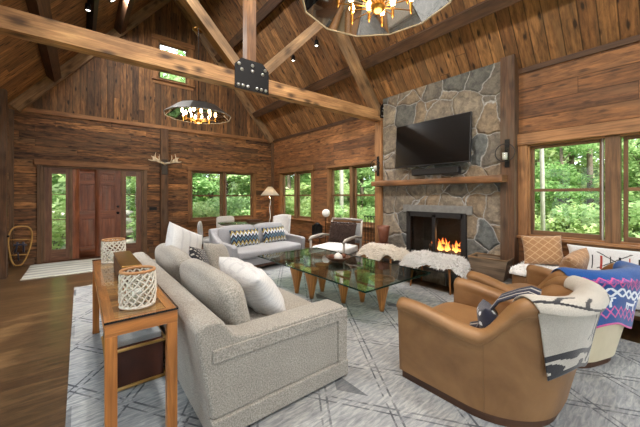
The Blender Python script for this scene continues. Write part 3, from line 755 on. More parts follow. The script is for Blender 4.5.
pillow('throw_pillow', 'big soft white-grey pillow propped on the sofa by its near arm', [M['white'], M['stripe']], (1.17, 2.46, .62+RZ), (R(4), R(0), R(90-4)), 1.0, .42, .26,
       lambda u, v: 1 if (v*17+1.5*noise.noise(Vector((u*3, v*5, 1)))) % 1 < .28 else 0, 3, n=60, crease=.02).rotation_euler = (R(-34), 0, R(86))
pillow('throw_pillow', 'white pillow with faint grey stripes standing at the far end of the sofa', [M['white'], M['stripe']], (.98, 3.85, .76), (R(-14), R(24), R(28)), .56, .56, .2,
       lambda u, v: 1 if (int(u*18) % 4 == 0) else 0, 5, n=40)
pillow('throw_pillow', 'beige grey pillow with piped edge leaning between the other sofa pillows', M['sofa'], (1.26, 3.42, .66), (R(-24), R(10), R(48)), .5, .46, .18, None, 8)
pillow('throw_pillow', 'small dark patterned pillow wedged behind the beige pillow', [M['blackwool'], M['cream']], (1.02, 3.28, .70), (R(-20), R(14), R(55)), .5, .34, .13,
       lambda u, v: 1 if (abs((u*9+ (v*6)) % 1-.5) < .17 and abs((u*9-v*6) % 1-.5) < .3) else 0, 9, n=60)

# ================================================================== CONSOLE
c = thing('console_table', 'cherry wood console table with glass top behind the sofa', 'table', (0, 0, RZ))
cx0, cx1, cy0, cy1, H = .10, .45, 1.90, 3.85, .735; W_ = M['console']
for x in (cx0, cx1-.055):
    for y in (cy0, cy1-.055): B(x, x+.055, y, y+.055, 0, H-.07, 2).build('leg', W_, parent=c, bevel=.004)
mb = B(cx0, cx1, cy0, cy0+.06, H-.07, H, 0).box(cx0, cx1, cy1-.06, cy1, H-.07, H, 0).box(cx0, cx0+.05, cy0+.06, cy1-.06, H-.07, H, 1).box(cx1-.05, cx1, cy0+.06, cy1-.06, H-.07, H, 1)
mb.build('apron', W_, parent=c)
B(cx0+.03, cx1-.03, cy0+.03, cy1-.03, H-.02, H-.004, 0).build('wood_top', M['conin'], parent=c)
o = B(cx0-.004, cx1+.004, cy0-.004, cy1+.004, H, H+.012).build('glass_top', [m_glass('console_glass', (.95, .97, .97), 1.45), M['screen']], parent=c)
for p in o.data.polygons:
    if abs(p.normal.z) < .5: p.material_index = 1
TZ = H+.01+RZ
def lantern(x, y, r, h, label):
    t = thing('woven_lantern', label, 'lantern', (x, y, TZ+.002))
    mb = MB(); n = 14
    for sg in (-1, 1):
        for k in range(n):
            pts = []
            for i in range(19):
                q = i/18; a = 2*PI*k/n+sg*q*2.0+.07*math.sin(q*4*PI)
                pts.append(((r+.003*sg)*math.cos(a)*(1+.05*math.sin(PI*q)), (r+.003*sg)*math.sin(a)*(1+.05*math.sin(PI*q)), .01+q*(h-.02)))
            mb.tube(pts, .0052, 6)
    mb.build('woven_cage', M['rope'], parent=t)
    MB().tube([(r*math.cos(2*PI*k/28), r*math.sin(2*PI*k/28), h-.004) for k in range(28)], .009, 8, closed=True).build('rim', M['copper'], parent=t)
    MB().tube([(r*math.cos(2*PI*k/28), r*math.sin(2*PI*k/28), .01) for k in range(28)], .009, 8, closed=True).build('base_ring', M['rope'], parent=t)
    MB().lathe([(r*.7, .005), (r*.7, h*.8), (r*.68, h*.8), (r*.68, .012), (0, .012)], 24).build('glass_cylinder', M['glass'], parent=t)
    MB().lathe([(r*.35, .013), (r*.35, h*.45), (0, h*.45+.002)], 18).build('candle', M['ceramic'], parent=t)
lantern(.272, 2.09, .088, .215, 'white woven rope lantern with copper rim at the near end of the console')
lantern(.262, 3.62, .092, .225, 'white woven rope lantern with copper rim at the far end of the console')
bx = thing('brass_box', 'long brass box with shiny lid on the console between the lanterns', 'box', (.30, 2.95, TZ+.002))
B(-.06, .06, -.36, .36, 0, .13, 1).build('body', M['walnut'], parent=bx, bevel=.004)
B(-.066, .066, -.366, .366, .13, .145, 1).build('lid', M['brass'], parent=bx, bevel=.006)
tr = thing('storage_chest', 'dark oxblood leather trunk with bamboo trim under the console table', 'trunk', (.345, 3.1, RZ))
B(-.165, .165, -.52, .52, .0, .30).build('body', M['darkleather'], parent=tr, bevel=.008)
for z in (.012, .288):
    for y in (-.53, .53): MB().tube([(-.17, y, z), (0, y, z+.003), (.17, y, z)], .012, 8).build('bamboo_edge', M['bamboo'], parent=tr)
    for x in (-.172, .172): MB().tube([(x, -.53, z), (x, 0, z+.003), (x, .53, z)], .012, 8).build('bamboo_edge', M['bamboo'], parent=tr)
B(-.155, .155, -.5, .5, .30, .345).build('lid', M['greyd'], parent=tr, bevel=.01)

# ================================================================== COFFEE TABLE
t = thing('coffee_table', 'glass-topped coffee table on tapered golden wood legs', 'table', (2.9, 3.27, RZ))
gz = .405
B(-.62, .62, -1.19, 1.19, gz, gz+.019).build('glass_top', [M['tglass'], M['gedge']], parent=t)
o = bpy.data.objects['glass_top.001'] if 'glass_top.001' in bpy.data.objects else bpy.data.objects['glass_top']
for p in o.data.polygons:
    if abs(p.normal.z) < .5: p.material_index = 1
for (x, y, pr) in ((-.45, .30, .085), (-.42, -.02, .085), (-.12, .12, .085), (-.2, -.42, .085), (0.02, -.55, .085), (-.03, -.92, .16)):
    MB().lathe([(.026, 0), (.036, .06), (.055, .16), (.082, .28), (.098, .35), (max(pr, .105), .392), (max(pr, .105), gz)], 20, (x, y, 0)).build('leg', M['legwood'], parent=t)
bw = thing('wooden_bowl', 'shallow dark wooden bowl on the glass coffee table', 'bowl', (2.98, 3.26, gz+.019+RZ+.001))
MB().lathe([(.06, 0), (.08, .012), (.15, .05), (.19, .085), (.183, .088), (.14, .058), (.07, .024), (0, .02)], 32).build('body', M['walnut'], parent=bw)
tp = gz+.019+RZ
g_ = thing('white_gourd', 'round white gourd sitting in the wooden bowl', 'gourd', (2.96, 3.24, tp+.03))
MB().lathe([(.01, 0), (.05, .01), (.068, .04), (.06, .075), (.035, .1), (.018, .115), (0, .12)], 20).build('body', M['ceramic'], parent=g_)
MB().tube([(0, 0, .115), (.004, 0, .13), (.012, 0, .142)], .006, 6).build('stem', M['bark'], parent=g_)
for k, (dx, dy, lb) in enumerate(((.09, -.02, 'right of'), (-.08, .05, 'left of'))):
    tag(MB().ball((0, 0, 0), (.042, .042, .038), 14).build('dark_orb', M['clay'], loc=(2.96+dx, 3.24+dy, tp+.09)), 'dark brown round ball in the bowl %s the white gourd' % lb, 'ball')

# ================================================================== LOVESEAT
ls = thing('loveseat', 'pale grey upholstered loveseat in front of the round table', 'sofa', (2.86, 5.47, RZ), R(8))
gF = M['grey']; w = .88
MB().prism([(.22, .10), (.40, .10), (.47, .70), (.46, .76), (.40, .78), (.35, .74), (.24, .42)], -w, w, 0).build('back', gF, parent=ls, bevel=.02)
for s_ in (-1, 1):
    pr = [(-.40, .12), (.30, .12), (.46, .72), (.40, .78), (.30, .66), (.12, .555), (-.36, .53), (-.42, .50)]
    MB().prism(pr, *sorted((s_*w, s_*(w-.11))), 0).build('arm', gF, parent=ls, bevel=.025)
B(-w+.11, w-.11, -.38, .3, .12, .26).build('seat_base', gF, parent=ls, bevel=.01)
B(-w+.02, w-.02, -.36, .34, .07, .12).build('base_rail', M['walnut'], parent=ls)
softbox('seat_cushion', gF, ls, -w+.115, w-.115, -.45, .26, .26, .42, .06, .02)
for s_ in (-1, 1):
    o = softbox('back_cushion', gF, ls, -.38, .38, -.08, .08, -.2, .2, .06, .02); o.location = (s_*.385, .25, .61); o.rotation_euler = (R(-12), 0, 0)
for x in (-w+.08, w-.08):
    for y in (-.3, .3): MB().tube([(x, y, 0), (x, y, .08)], [.015, .024], 10).build('leg', M['walnut'], parent=ls)
def zig(u, v):
    z = v*8+1.7*abs((u*15) % 2-1); k = int(z) % 5
    return [1, 0, 3, 1, 2][k] if (z % 1) < .72 else 1
ls_m = [M['wwool'], M['navy'], M['teal'], M['mustard']]
for s_, lb in ((-1, 'left'), (1, 'right')):
    a = Matrix.Rotation(R(8), 4, 'Z') @ Vector((s_*.36+.04, .06, 0))
    pillow('zigzag_pillow', '%s of the two colourful zigzag pillows on the pale loveseat' % lb, ls_m, (2.86+a.x, 5.47+a.y, .585+RZ), (R(-16), 0, R(8+s_*4)), .64, .34, .15, zig, 12+s_, n=120)

# ================================================================== GAME TABLE, CHAIRS, FLOOR LAMP
gt = thing('round_table', 'round table with greenish glass top by the back window', 'table', (3.25, 7.15, 0))
MB().lathe([(.62, .735), (.62, .75), (.61, .755), (0, .755)], 48).build('glass_top', M['tglass'], parent=gt)
MB().lathe([(.56, .70), (.58, .735), (0, .735)], 48).build('under_top', M['greywood'], parent=gt)
MB().lathe([(.26, 0), (.26, .03), (.08, .08), (.06, .35), (.09, .68), (.2, .70)], 24).build('pedestal', M['greywood'], parent=gt)
br = thing('wooden_box', 'small dark wooden box on the round table', 'box', (3.42, 6.92, .757)); B(-.16, .16, -.07, .07, 0, .05).build('body', M['walnut'], parent=br, bevel=.004)
B(-.165, .165, -.075, .075, .05, .065).build('lid', M['darkleather'], parent=br, bevel=.003)
def dchair(label, x, y, rz, mat, wing=False, hb=.86):
    t = thing('dining_chair', label, 'chair', (x, y, 0), rz)
    softbox('seat', mat, t, -.26, .26, -.26, .26, .36, .48, .04, .02)
    pts = [(-.02, .44), (.04, .44), (.10, hb-.03), (.07, hb), (.03, hb-.02)]
    if wing:
        mb = MB()
        def f(u, v):
            a = (u-.5)*2*1.25; z = .42+v*(hb+.08-.42)*(1-.12*(abs(a)/1.25)**2); return (.31*math.sin(a), .05+.27*math.cos(a)*(1+.0*v)+.05*v, z)
        mb.grid(f, 20, 8); mb.build('backrest', mat, parent=t, solid=.06)
    else:
        o = softbox('backrest', mat, t, -.25, .25, .22, .30, .44, hb, .035, .015); o.rotation_euler = (R(-4), 0, 0)
    for a in (-.22, .22):
        for b in (-.22, .22): MB().tube([(a*1.06, b*1.08, 0), (a, b, .37)], [.014, .022], 8).build('leg', M['walnut'], parent=t)
dchair('mid-grey upholstered chair at the left of the round table', 2.38, 6.75, R(70), M['greyd'])
dchair('pale chair behind the round table, below the window', 3.22, 7.95, R(0), M['white'])
dchair('white curved-back armchair at the right of the round table, by the floor lamp', 4.05, 6.85, R(-75), M['white'], True, .84)
fl = thing('floor_lamp', 'white twisted floor lamp with white cone shade in the room corner', 'lamp', (4.42, 7.85, 0))
MB().lathe([(.15, 0), (.15, .02), (.03, .04), (.02, .06)], 20).build('base', M['ceramic'], parent=fl)
pts = [(.02*math.sin(i*1.3), .02*math.cos(i*1.7), .05+i*.075) for i in range(19)]
MB().tube(pts, [.013+.006*(i % 3 == 0) for i in range(19)], 8).build('pole', M['ceramic'], parent=fl)
MB().lathe([(.275, 1.44), (.06, 1.70)], 32).build('lamp_shade', M['shade'], parent=fl, solid=.004)
o = bpy.data.objects['lamp_shade']; bm = bmesh.new(); bm.from_mesh(o.data); bmesh.ops.delete(bm, geom=[f for f in bm.faces if len(f.verts) > 4], context='FACES_ONLY'); bm.to_mesh(o.data); bm.free()
MB().tube([(0, 0, 1.4), (0, 0, 1.72)], .006, 6).build('finial', M['brass'], parent=fl)
MB().ball((0, 0, 1.53), .03, 12).build('bulb', M['bulb'], parent=fl)
l = bpy.data.lights.new('lamp_glow', 'POINT'); l.energy = 14; l.color = (1, .62, .3); l.shadow_soft_size = .05
lo = bpy.data.objects.new('lamp_glow', l); COL.objects.link(lo); lo.location = (4.42, 7.85, 1.47)

# side table with lantern, white disc lamp, antler mount
stt = thing('side_table', 'small dark side table between loveseat and fur armchair', 'table', (4.45, 5.62, 0))
MB().lathe([(.2, .42), (.2, .445), (0, .445)], 28).build('top', M['walnut'], parent=stt)
for k in range(3):
    a = 2*PI*k/3+.4; MB().tube([(.17*math.cos(a), .17*math.sin(a), 0), (.12*math.cos(a), .12*math.sin(a), .42)], .014, 8).build('leg', M['walnut'], parent=stt)
ln_ = thing('dark_lantern', 'dark metal lantern standing on the small side table', 'lantern', (4.44, 5.6, .447))
mb = MB().box(-.09, .09, -.09, .09, 0, .03)
for a in (-.08, .08):
    for b in (-.08, .08): mb.box(a-.01, a+.01, b-.01, b+.01, .03, .25)
mb.box(-.09, .09, -.09, .09, .25, .27); mb.build('frame', M['black'], parent=ln_)
MB().box(-.07, .07, -.07, .07, .032, .248).build('glass_body', M['iron'], parent=ln_)
MB().lathe([(.1, .27), (.04, .33), (0, .34)], 16).build('cap', M['black'], parent=ln_)
dl = thing('disc_lamp', 'small white disc lamp head on thin stand beside the middle window', 'lamp', (4.72, 5.62, 0))
MB().lathe([(.1, 0), (.1, .015), (.01, .02)], 20).build('base', M['black'], parent=dl)
MB().tube([(0, 0, .02), (0, 0, .9), (-.02, -.03, .98)], .008, 8).build('stand', M['black'], parent=dl)
MB().lathe([(0, -.02), (.08, -.016), (.1, 0), (.08, .016), (0, .02)], 28).tf(Matrix.Translation((-.03, -.05, 1.0)) @ Matrix.Rotation(R(-50), 4, 'Z') @ Matrix.Rotation(R(90), 4, 'X')).build('disc', M['ceramic'], parent=dl)
am = thing('antler_mount', 'pale antlers on a dark plaque on the back wall post', 'antlers', (1.69, YB-.1, 2.27)); am.scale = (1.15, 1, 1.5)
B(-.06, .06, -.02, 0, -.2, .06).build('plaque', M['iron'], parent=am, bevel=.006)
for s_ in (-1, 1):
    mb = MB().tube([(0, -.03, -.02), (s_*.08, -.07, -.0), (s_*.18, -.1, .02), (s_*.28, -.09, .10)], [.018, .016, .014, .004], 8)
    mb.tube([(s_*.1, -.08, .0), (s_*.13, -.12, .08), (s_*.12, -.12, .13)], [.012, .010, .003], 6).tube([(s_*.17, -.1, .02), (s_*.21, -.12, .09), (s_*.19, -.11, .16)], [.012, .012, .003], 6).tube([(s_*.2, -.1, .02), (s_*.27, -.11, .02), (s_*.33, -.1, .03)], [.012, .01, .003], 6)
    mb.grid(lambda u, v: (s_*(.13+.12*u), -.1-.01*math.sin(v*3), .0+.09*v*(.4+.6*u)+.01), 4, 4); mb.build('antler', M['bone'], parent=am)

# ================================================================== FUR ARMCHAIR
ac = thing('armchair', 'wood-framed armchair with white seat left of the fireplace', 'chair', (4.03, 4.48, RZ), R(-73))   # front is local -Y
gw = M['greywood']
softbox('seat_cushion', M['white'], ac, -.36, .36, -.38, .34, .26, .42, .05, .02)
B(-.38, .38, -.36, .36, .2, .265).build('seat_frame', gw, parent=ac, bevel=.006)
for x in (-.38, .38):
    MB().tube([(x, -.34, 0), (x, -.34, .52)], [.018, .026], 8).build('leg', gw, parent=ac)
    MB().tube([(x*.98, .34, 0), (x*.98, .38, .5), (x*.95, .46, .9)], [.018, .026, .022], 8).build('leg', gw, parent=ac)
    MB().tube([(x, .37, .55), (x*1.04, .1, .60), (x*1.04, -.3, .57), (x*1.02, -.38, .53)], [.022, .026, .034, .026], 10).build('arm', gw, parent=ac)
MB().tube([(-.36, .46, .9), (0, .47, .91), (.36, .46, .9)], .026, 8).build('top_rail', gw, parent=ac)
MB().tube([(-.36, .40, .5), (.36, .40, .5)], .02, 8).build('lower_rail', gw, parent=ac)
o = B(-.33, .33, .40, .44, .44, .86).build('backrest', M['greyd'], parent=ac, bevel=.01); o.rotation_euler = (R(-3), 0, 0)
def tufts(mb, fn, nrm, n, L, w, seed, curl=.6, area=None):
    rnd = random.Random(seed)
    for _ in range(n):
        u, v = rnd.random(), rnd.random(); p = Vector(fn(u, v)); nn = Vector(nrm(u, v)).normalized()
        t = Vector((rnd.gauss(0, 1), rnd.gauss(0, 1), rnd.gauss(0, 1)-.4)); t = (t-nn*t.dot(nn)); t = t.normalized() if t.length > 1e-3 else nn.orthogonal()
        b = nn.cross(t); l = L*rnd.uniform(.6, 1.2); ww = w*rnd.uniform(.7, 1.3); i = len(mb.v)
        p1 = p+nn*l*.55+t*l*curl*.35; p2 = p+nn*l*.85+t*l*curl
        for q, k in ((p-nn*.004, 1.), (p1, .8)):
            mb.v += [q+b*ww*k, q-b*ww*.6*k+t*ww*.7*k, q-b*ww*.6*k-t*ww*.7*k]
        mb.v.append(p2)
        for a in range(3):
            c = (a+1) % 3
            mb.face([i+a, i+c, i+3+c, i+3+a]); mb.face([i+3+a, i+3+c, i+6])
fr_m = Matrix.Translation((4.03, 4.48, RZ)) @ Matrix.Rotation(R(-73), 4, 'Z')
mb = pillow_mb(.64, .42, .14, None, 14)
tufts(mb, lambda u, v: ((u-.5)*.6, -.065*(1-(2*u-1)**4)*(1-(2*v-1)**4), (v-.5)*.40), lambda u, v: (0, -1, 0), 1500, .05, .005, 4, 1.)
tufts(mb, lambda u, v: ((u-.5)*.62, 0, .2), lambda u, v: (0, -.3, 1), 160, .04, .005, 5, .5)
q = fr_m @ Vector((0, .27, .63)); o = mb.build('fur_pillow', M['furd'], loc=q); o.rotation_euler = (R(-14), 0, R(-73))
tag(o, 'dark brown fur cushion against the back of the wood-framed armchair', 'pillow')

# ================================================================== SHEEPSKIN BENCHES
def bench(x, y, rz, label, l2, mat, seed):
    L, Wd, h = .74, .34, .43
    t = thing('bench', label, 'bench', (x, y, RZ), rz)
    B(-Wd/2, Wd/2, -L/2, L/2, h-.09, h-.02).build('seat', M['leather'], parent=t, bevel=.02)
    for a in (-1, 1):
        for b in (-1, 1): MB().tube([(a*(Wd/2+.01), b*(L/2-.06), 0), (a*(Wd/2-.03), b*(L/2-.09), h-.05)], [.012, .019], 8).build('leg', M['legwood'], parent=t)
    mb = MB(); mt = Matrix.Translation((x, y, RZ)) @ Matrix.Rotation(rz, 4, 'Z')
    def f(u, v):
        a = (u-.5)*2; b = (v-.5)*2
        rr = 1+.10*math.sin(3*math.atan2(b, a)+seed)+.06*math.sin(7*math.atan2(b, a)+seed*2)
        # map square to rounded outline
        k = math.sqrt(max(1e-9, 1-.30*min(a*a, 1)*min(b*b, 1)))
        px_ = a*k*.245*rr; py_ = b*k*.47*rr
        z = h+.012
        ox = max(0, abs(px_)-Wd/2+.02); oy = max(0, abs(py_)-L/2+.03)
        X = math.copysign(min(abs(px_), Wd/2+.02+.35*ox), px_); Y_ = math.copysign(min(abs(py_), L/2+.02+.35*oy), py_)
        z -= 1.15*ox+1.1*oy-.03*math.exp(-(a*a+b*b)*2)
        z += .05*noise.noise(Vector((px_*7, py_*7, seed)))
        return mt @ Vector((X, Y_, z))
    def nr(u, v):
        e = .01; p = f(u, v); a = f(min(1, u+e), v)-f(max(0, u-e), v); b = f(u, min(1, v+e))-f(u, max(0, v-e)); n = a.cross(b)
        return n if n.length > 1e-9 else Vector((0, 0, 1))
    mb.grid(f, 30, 40)
    tufts(mb, f, nr, 6500, .068, .0085, seed, .75)
    tag(mb.build('sheepskin_throw', mat), l2, 'sheepskin')
bench(4.24, 2.44, R(5), 'low wooden-legged bench nearer the log basket, before the hearth', 'fluffy white sheepskin draped over the bench nearer the log basket', M['fur'], 1)
bench(4.22, 3.42, R(-2), 'low wooden-legged bench nearer the armchair, before the hearth', 'fluffy cream sheepskin draped over the bench nearer the fur armchair', M['fur2'], 5)

# basket, tools, pots on the hearth
hz = .252
bs = thing('log_basket', 'wide weathered wooden log crate on the right end of the hearth', 'crate', (4.60, 1.78, hz), R(4))
mb = MB()
def trap(x0, x1, y0, y1, h, k, t=.012):
    b = len(mb.v)
    for (a, c_, z) in ((1, 0, 0), (k, 0, h)):
        mb.v += [Vector((x0*a, y0*a, z)), Vector((x1*a, y0*a, z)), Vector((x1*a, y1*a, z)), Vector((x0*a, y1*a, z))]
    for i in range(4): mb.face([b+i, b+(i+1) % 4, b+4+(i+1) % 4, b+4+i], [(0, 0), (.4, 0), (.4, .25), (0, .25)])
    mb.face([b+3, b+2, b+1, b])
trap(-.13, .13, -.19, .19, .29, 1.3)
mb.build('crate_body', m_timber('weathered_crate', lin(92, 76, 62), lin(140, 120, 98), .8, .4), parent=bs, solid=.016)
MB().tube([(-.168, -.247, .29), (.168, -.247, .29), (.168, .247, .29), (-.168, .247, .29)], .012, 6, closed=True).build('rim', M['beamd'], parent=bs)
for k, (x, y, z, a) in enumerate(((-.06, 0, .07, .1), (.06, .02, .07, -.1), (0, -.02, .15, .2))):
    mw = Matrix.Translation((4.60, 1.78, hz)) @ Matrix.Rotation(R(4), 4, 'Z') @ Vector((x, y, z))
    o = MB().tube([(0, -.16, 0), (0, 0, .004), (0, .16, 0)], [.042, .045, .04], 10).build('firewood_log', M['bark'], loc=mw, rot=(0, 0, a))
    tag(o, ['split log at the front bottom of the hearth crate', 'split log at the rear bottom of the hearth crate', 'split log topmost in the hearth crate'][k], 'log', 'logs in the hearth crate')
ft = thing('fireplace_tools', 'black fireplace tool set standing left of the stone fireplace', 'fireplace tools', (4.62, 4.10, 0))
B(-.1, .1, -.16, .16, 0, .02).build('base', M['black'], parent=ft)
for k, y in enumerate((-.12, -.04, .04, .12)):
    MB().tube([(0, y, .02), (0, y, .95), (-.012, y, .99), (0, y, 1.02)], [.007, .007, .011, .007], 8).build('tool_rod', M['black'], parent=ft)
MB().tube([(0, -.15, 1.0), (0, .15, 1.0)], .008, 6).build('crossbar', M['black'], parent=ft)
MB().tube([(0, -.15, .5), (0, .15, .5)], .006, 6).build('crossbar', M['black'], parent=ft)
tag(MB().lathe([(.08, 0), (.12, .03), (.135, .12), (.125, .20), (.10, .25), (.11, .27), (.10, .27), (.09, .25), (0, .05)], 24).build('copper_pot', M['clay'], loc=(4.57, 3.70, hz)), 'lower of the two stacked brown pots on the hearth', 'pot')
tag(MB().lathe([(.07, 0), (.085, .03), (.105, .2), (.13, .32), (.12, .32), (.095, .2), (0, .04)], 24).build('copper_pot', M['clay'], loc=(4.57, 3.70, hz+.272)), 'taller flared brown pot stacked on the other pot by the fireplace', 'pot')

# ================================================================== LEATHER CHAIRS
def chair_path(t):
    """outer plan outline; t 0..1: left front -> left side -> round back -> right side -> right front. local, front +Y"""
    hw, yf, yb, rc = .47, .46, -.44, .40
    segs = [yf-(yb+rc), PI/2*rc*1.08, 2*(hw-rc), PI/2*rc*1.08, yf-(yb+rc)]; T = sum(segs); s = t*T
    if s < segs[0]: return Vector((-hw, yf-s, 0)), Vector((-1, 0, 0))
    s -= segs[0]
    if s < segs[1]:
        a = s/segs[1]*PI/2; return Vector((-hw+rc-rc*math.cos(a), yb+rc-rc*math.sin(a), 0)), Vector((-math.cos(a), -math.sin(a), 0))
    s -= segs[1]
    if s < segs[2]: return Vector((-hw+rc+s, yb, 0)), Vector((0, -1, 0))
    s -= segs[2]
    if s < segs[3]:
        a = s/segs[3]*PI/2; return Vector((hw-rc+rc*math.sin(a), yb+rc-rc*math.cos(a), 0)), Vector((math.sin(a), -math.cos(a), 0))
    s -= segs[3]; return Vector((hw, yb+rc+s, 0)), Vector((1, 0, 0))
def sst(x): x = max(0, min(1, x)); return x*x*(3-2*x)
def chair_h(t): d = abs(t-.5); return .555+.055*sst((d-.27)/.2)+.26*(1-sst((d-.15)/.115))
def chair_lean(t): d = abs(t-.5); return .03+.16*(1-sst((d-.08)/.16))
TH = .11
def chair_pt(t, side, z, off=0.):
    """side: 0 outer, 1 inner"""
    p, n = chair_path(t); h = chair_h(t); k = z/h
    o = chair_lean(t)*k**1.1-.0
    q = p+n*(o+off) if side == 0 else p+n*(o-TH-off)
    return Vector((q.x, q.y, z))
def chair_prof(t, v, off=0.):
    """v 0..1 : outer bottom -> over the rolled top -> inner bottom"""
    h = chair_h(t); p, n = chair_path(t); rr = .072+off
    lean = chair_lean(t); zt = h-.06
    if v < .4:
        z = .06+(zt-.06)*v/.4; k = (z/h)**1.1; b = off
        return Vector((p.x, p.y, 0))+n*(lean*k+b)+Vector((0, 0, z))
    if v < .6:
        a = (v-.4)/.2*PI; k = (zt/h)**1.1; cx = lean*k-.05
        bulge = rr
        return Vector((p.x, p.y, 0))+n*(cx+math.cos(a)*bulge)+Vector((0, 0, zt+math.sin(a)*(.065+off)))
    z = zt+(.2-zt)*(v-.6)/.4; k = (z/h)**1.1
    return Vector((p.x, p.y, 0))+n*(lean*k-TH-off)+Vector((0, 0, z))
def leather_chair(label, x, y, rz, outer, sc=1.0):
    t = thing('leather_chair', label, 'chair', (x, y, RZ), rz)
    mb = MB(); nu = 72; nv = 34
    mb.grid(lambda u, v: chair_prof(u, v), nu, nv, (lambda u, v: 1 if v < .38 else 0))
    for u in (0, 1):   # arm fronts
        b = len(mb.v); loop = [chair_prof(u, j/nv) for j in range(nv+1)]; mb.v += loop
        c0 = chair_path(u)[0]; mb.face([b+j for j in range(nv+1)] if u else [b+j for j in range(nv+1)][::-1])
    mb.build('shell', [M['leather'], outer], parent=t, weld=True)
    MB().grid(lambda u, v: chair_prof(.0+u, .385, .004+.006*math.sin(PI*v))+Vector((0, 0, -.006+v*.012)), 72, 2).build('welt', M['leather'], parent=t)
    for u in (.25, .75): MB().tube([chair_prof(u, v/20*.4, .001) for v in range(21)], .003, 5).build('seam', M['leather'], parent=t)
    softbox('seat_cushion', M['leather'], t, -.355, .355, -.30, .50, .25, .43, .07, .03)
    mb = MB()
    mb.grid(lambda u, v: chair_prof(.20+.6*u, .60+.34*v, .01+.15*max(0, math.sin(PI*v))**.5*max(0, math.sin(PI*u))**.6), 30, 10); mb.build('back_cushion', M['leather'], parent=t)
    B(-.37, .37, -.20, .44, .10, .26).build('seat_base', M['leather'], parent=t)
    pl = [chair_path(i/40)[0]*.97 for i in range(41)]
    MB().prism([(p.x, p.y) for p in pl], .0, .075, 2).build('base_plinth', M['walnut'], parent=t)
    return t
C1 = (2.41, .95, R(0)); C2 = (3.50, .86, R(-19))
leather_chair('tan leather barrel armchair nearest the camera, beside the rug edge', C1[0], C1[1], C1[2], M['leather'])
leather_chair('tan barrel armchair with cream outer back, by the window bench', C2[0], C2[1], C2[2], M['leatherp'])

def drape(name, label, chair, u0, u1, vfun0, vfun1, mats, pat, nu=110, nv=170, wav=.012, seed=1, cat='blanket', skew=0., spill=0., fold=None):
    mt = Matrix.Translation((chair[0], chair[1], RZ)) @ Matrix.Rotation(chair[2], 4, 'Z')
    mb = MB()
    def f(u, v):
        uu = u0+(u1-u0)*u+skew*(1-2*v)-spill*max(0, v-.55); v0, v1 = vfun0(u), vfun1(u); vv = v0+(v1-v0)*v
        d = 0
        if vv < 0: d = -vv; vv = 0
        fall = max(0, (.4-vv)/.4); fi = max(0, (vv-.6)/.4)
        off = .012+.05*fall*fall+wav*(.5+.5*math.sin(uu*46+seed+2*fall))*(fall+fi*.6)+.004*noise.noise(Vector((u*5, v*5, seed)))
        if fi > 0: off += .20*min(1, fi*3.2)*min(1, spill*9)+.03*min(1, fi*6)*(1 if not spill else 0)
        return mt @ chair_prof(uu, vv, off)
    mb.grid(f, nu, nv, pat)
    if fold:
        ctl = [Vector(p) for p in fold]; n_ = len(ctl)-1
        def g2(u, v):
            q = v*n_; i = min(int(q), n_-1); w_ = q-i; w_ = w_; p = ctl[i].lerp(ctl[i+1], w_)
            return p+Vector((.17*u, .03*u, .014*math.sin(u*14)+.012))
        mb.grid(g2, 40, 24, lambda u, v: (2, 0, 2, 1, 2, 0, 2)[int(u*14) % 7])
    o = mb.build(name, mats, solid=.006); return tag(o, label, cat)
# ---- pattern helpers
def seg_d(px_, py_, a, b):
    ax, ay = a; bx_, by = b; dx, dy = bx_-ax, by-ay; L = dx*dx+dy*dy
    t = max(0, min(1, ((px_-ax)*dx+(py_-ay)*dy)/L)) if L else 0
    return math.hypot(px_-ax-t*dx, py_-ay-t*dy)
def near(px_, py_, pl, w):
    for i in range(len(pl)-1):
        if seg_d(px_, py_, pl[i], pl[i+1]) < w*(1-.5*i/len(pl)): return True
    return False
br1 = [(.02, .62), (.15, .60), (.35, .52), (.5, .5), (.62, .40), (.66, .30), (.60, .22), (.5, .17)]
br = [br1, [(.62, .40), (.72, .32), (.74, .22)], [(.35, .52), (.42, .6), (.52, .66)], [(.5, .5), (.6, .52), (.72, .5)], [(.15, .6), (.25, .68), (.38, .7)], [(.66, .30), (.72, .2), (.70, .15)]]
def pat1(u, v):
    # v 0 = outer hem, 1 = inner hem
    if v < .10:
        return 1 if (v < .02 or .075 < v or noise.noise(Vector((u*9, v*30, 0))) > .05) else 0
    if u < .05 and v > .72: return 1
    if v > .62 and u < .34:
        k = int(u*44); return (2, 0, 2, 1, 2)[k % 5]
    vv = (v-.09)*2.2+.05
    for p in br:
        if near(u*1.5, vv, p, .019): return 1
    if .47 < u < .72 and .11 < v < .34 and (u-.47)/.25 > abs((v-.11)/.23-.3)*1.1 and noise.noise(Vector((u*7, v*7, 3))) > -.3: return 1
    return 0
drape('horse_blanket', 'cream blanket with black branch drawing draped over the near leather chair', C1, .325, .63, lambda u: .17+.04*u+.025*math.sin(u*9), lambda u: .86+.12*(1-u), [M['cream'], M['blackwool'], M['navy']], pat1, 150, 200, skew=.045, spill=.0, fold=[(2.10, .55, .80), (2.09, .60, .815), (2.07, .66, .79), (2.06, .76, .73), (2.06, .83, .62), (2.07, .90, .50), (2.08, .98, .46)])
def pat2(u, v):
    # llamas, zigzags
    if v < .02 or v > .985: return 2
    for c, w_ in ((.12, .05), (.40, .05)):
        d = abs(v-c)
        if d < .055:
            z = abs(((u*12) % 1)-.5)*.10
            if abs(d-z) < .009: return 2
    d = abs(v-.30)
    if d < .04:
        z = abs(((u*9) % 1)-.5)*.08
        if abs(d-z) < .014: return 1
    for cu in (.15, .5, .85):
        x, y = (u-cu)/.12, (v-.21)/.045
        if -.7 < x < .6 and -.1 < y < .35: return 1
        if (-.7 < x < -.5 or .4 < x < .6 or -.35 < x < -.2) and -1 < y < 0: return 1
        if .55 < x < .75 and .1 < y < 1: return 1
        if .7 < x < 1.0 and .7 < y < 1: return 1
    if .38 < v < .43 and (u*26+v*60) % 1 < .3: return 2
    return 0
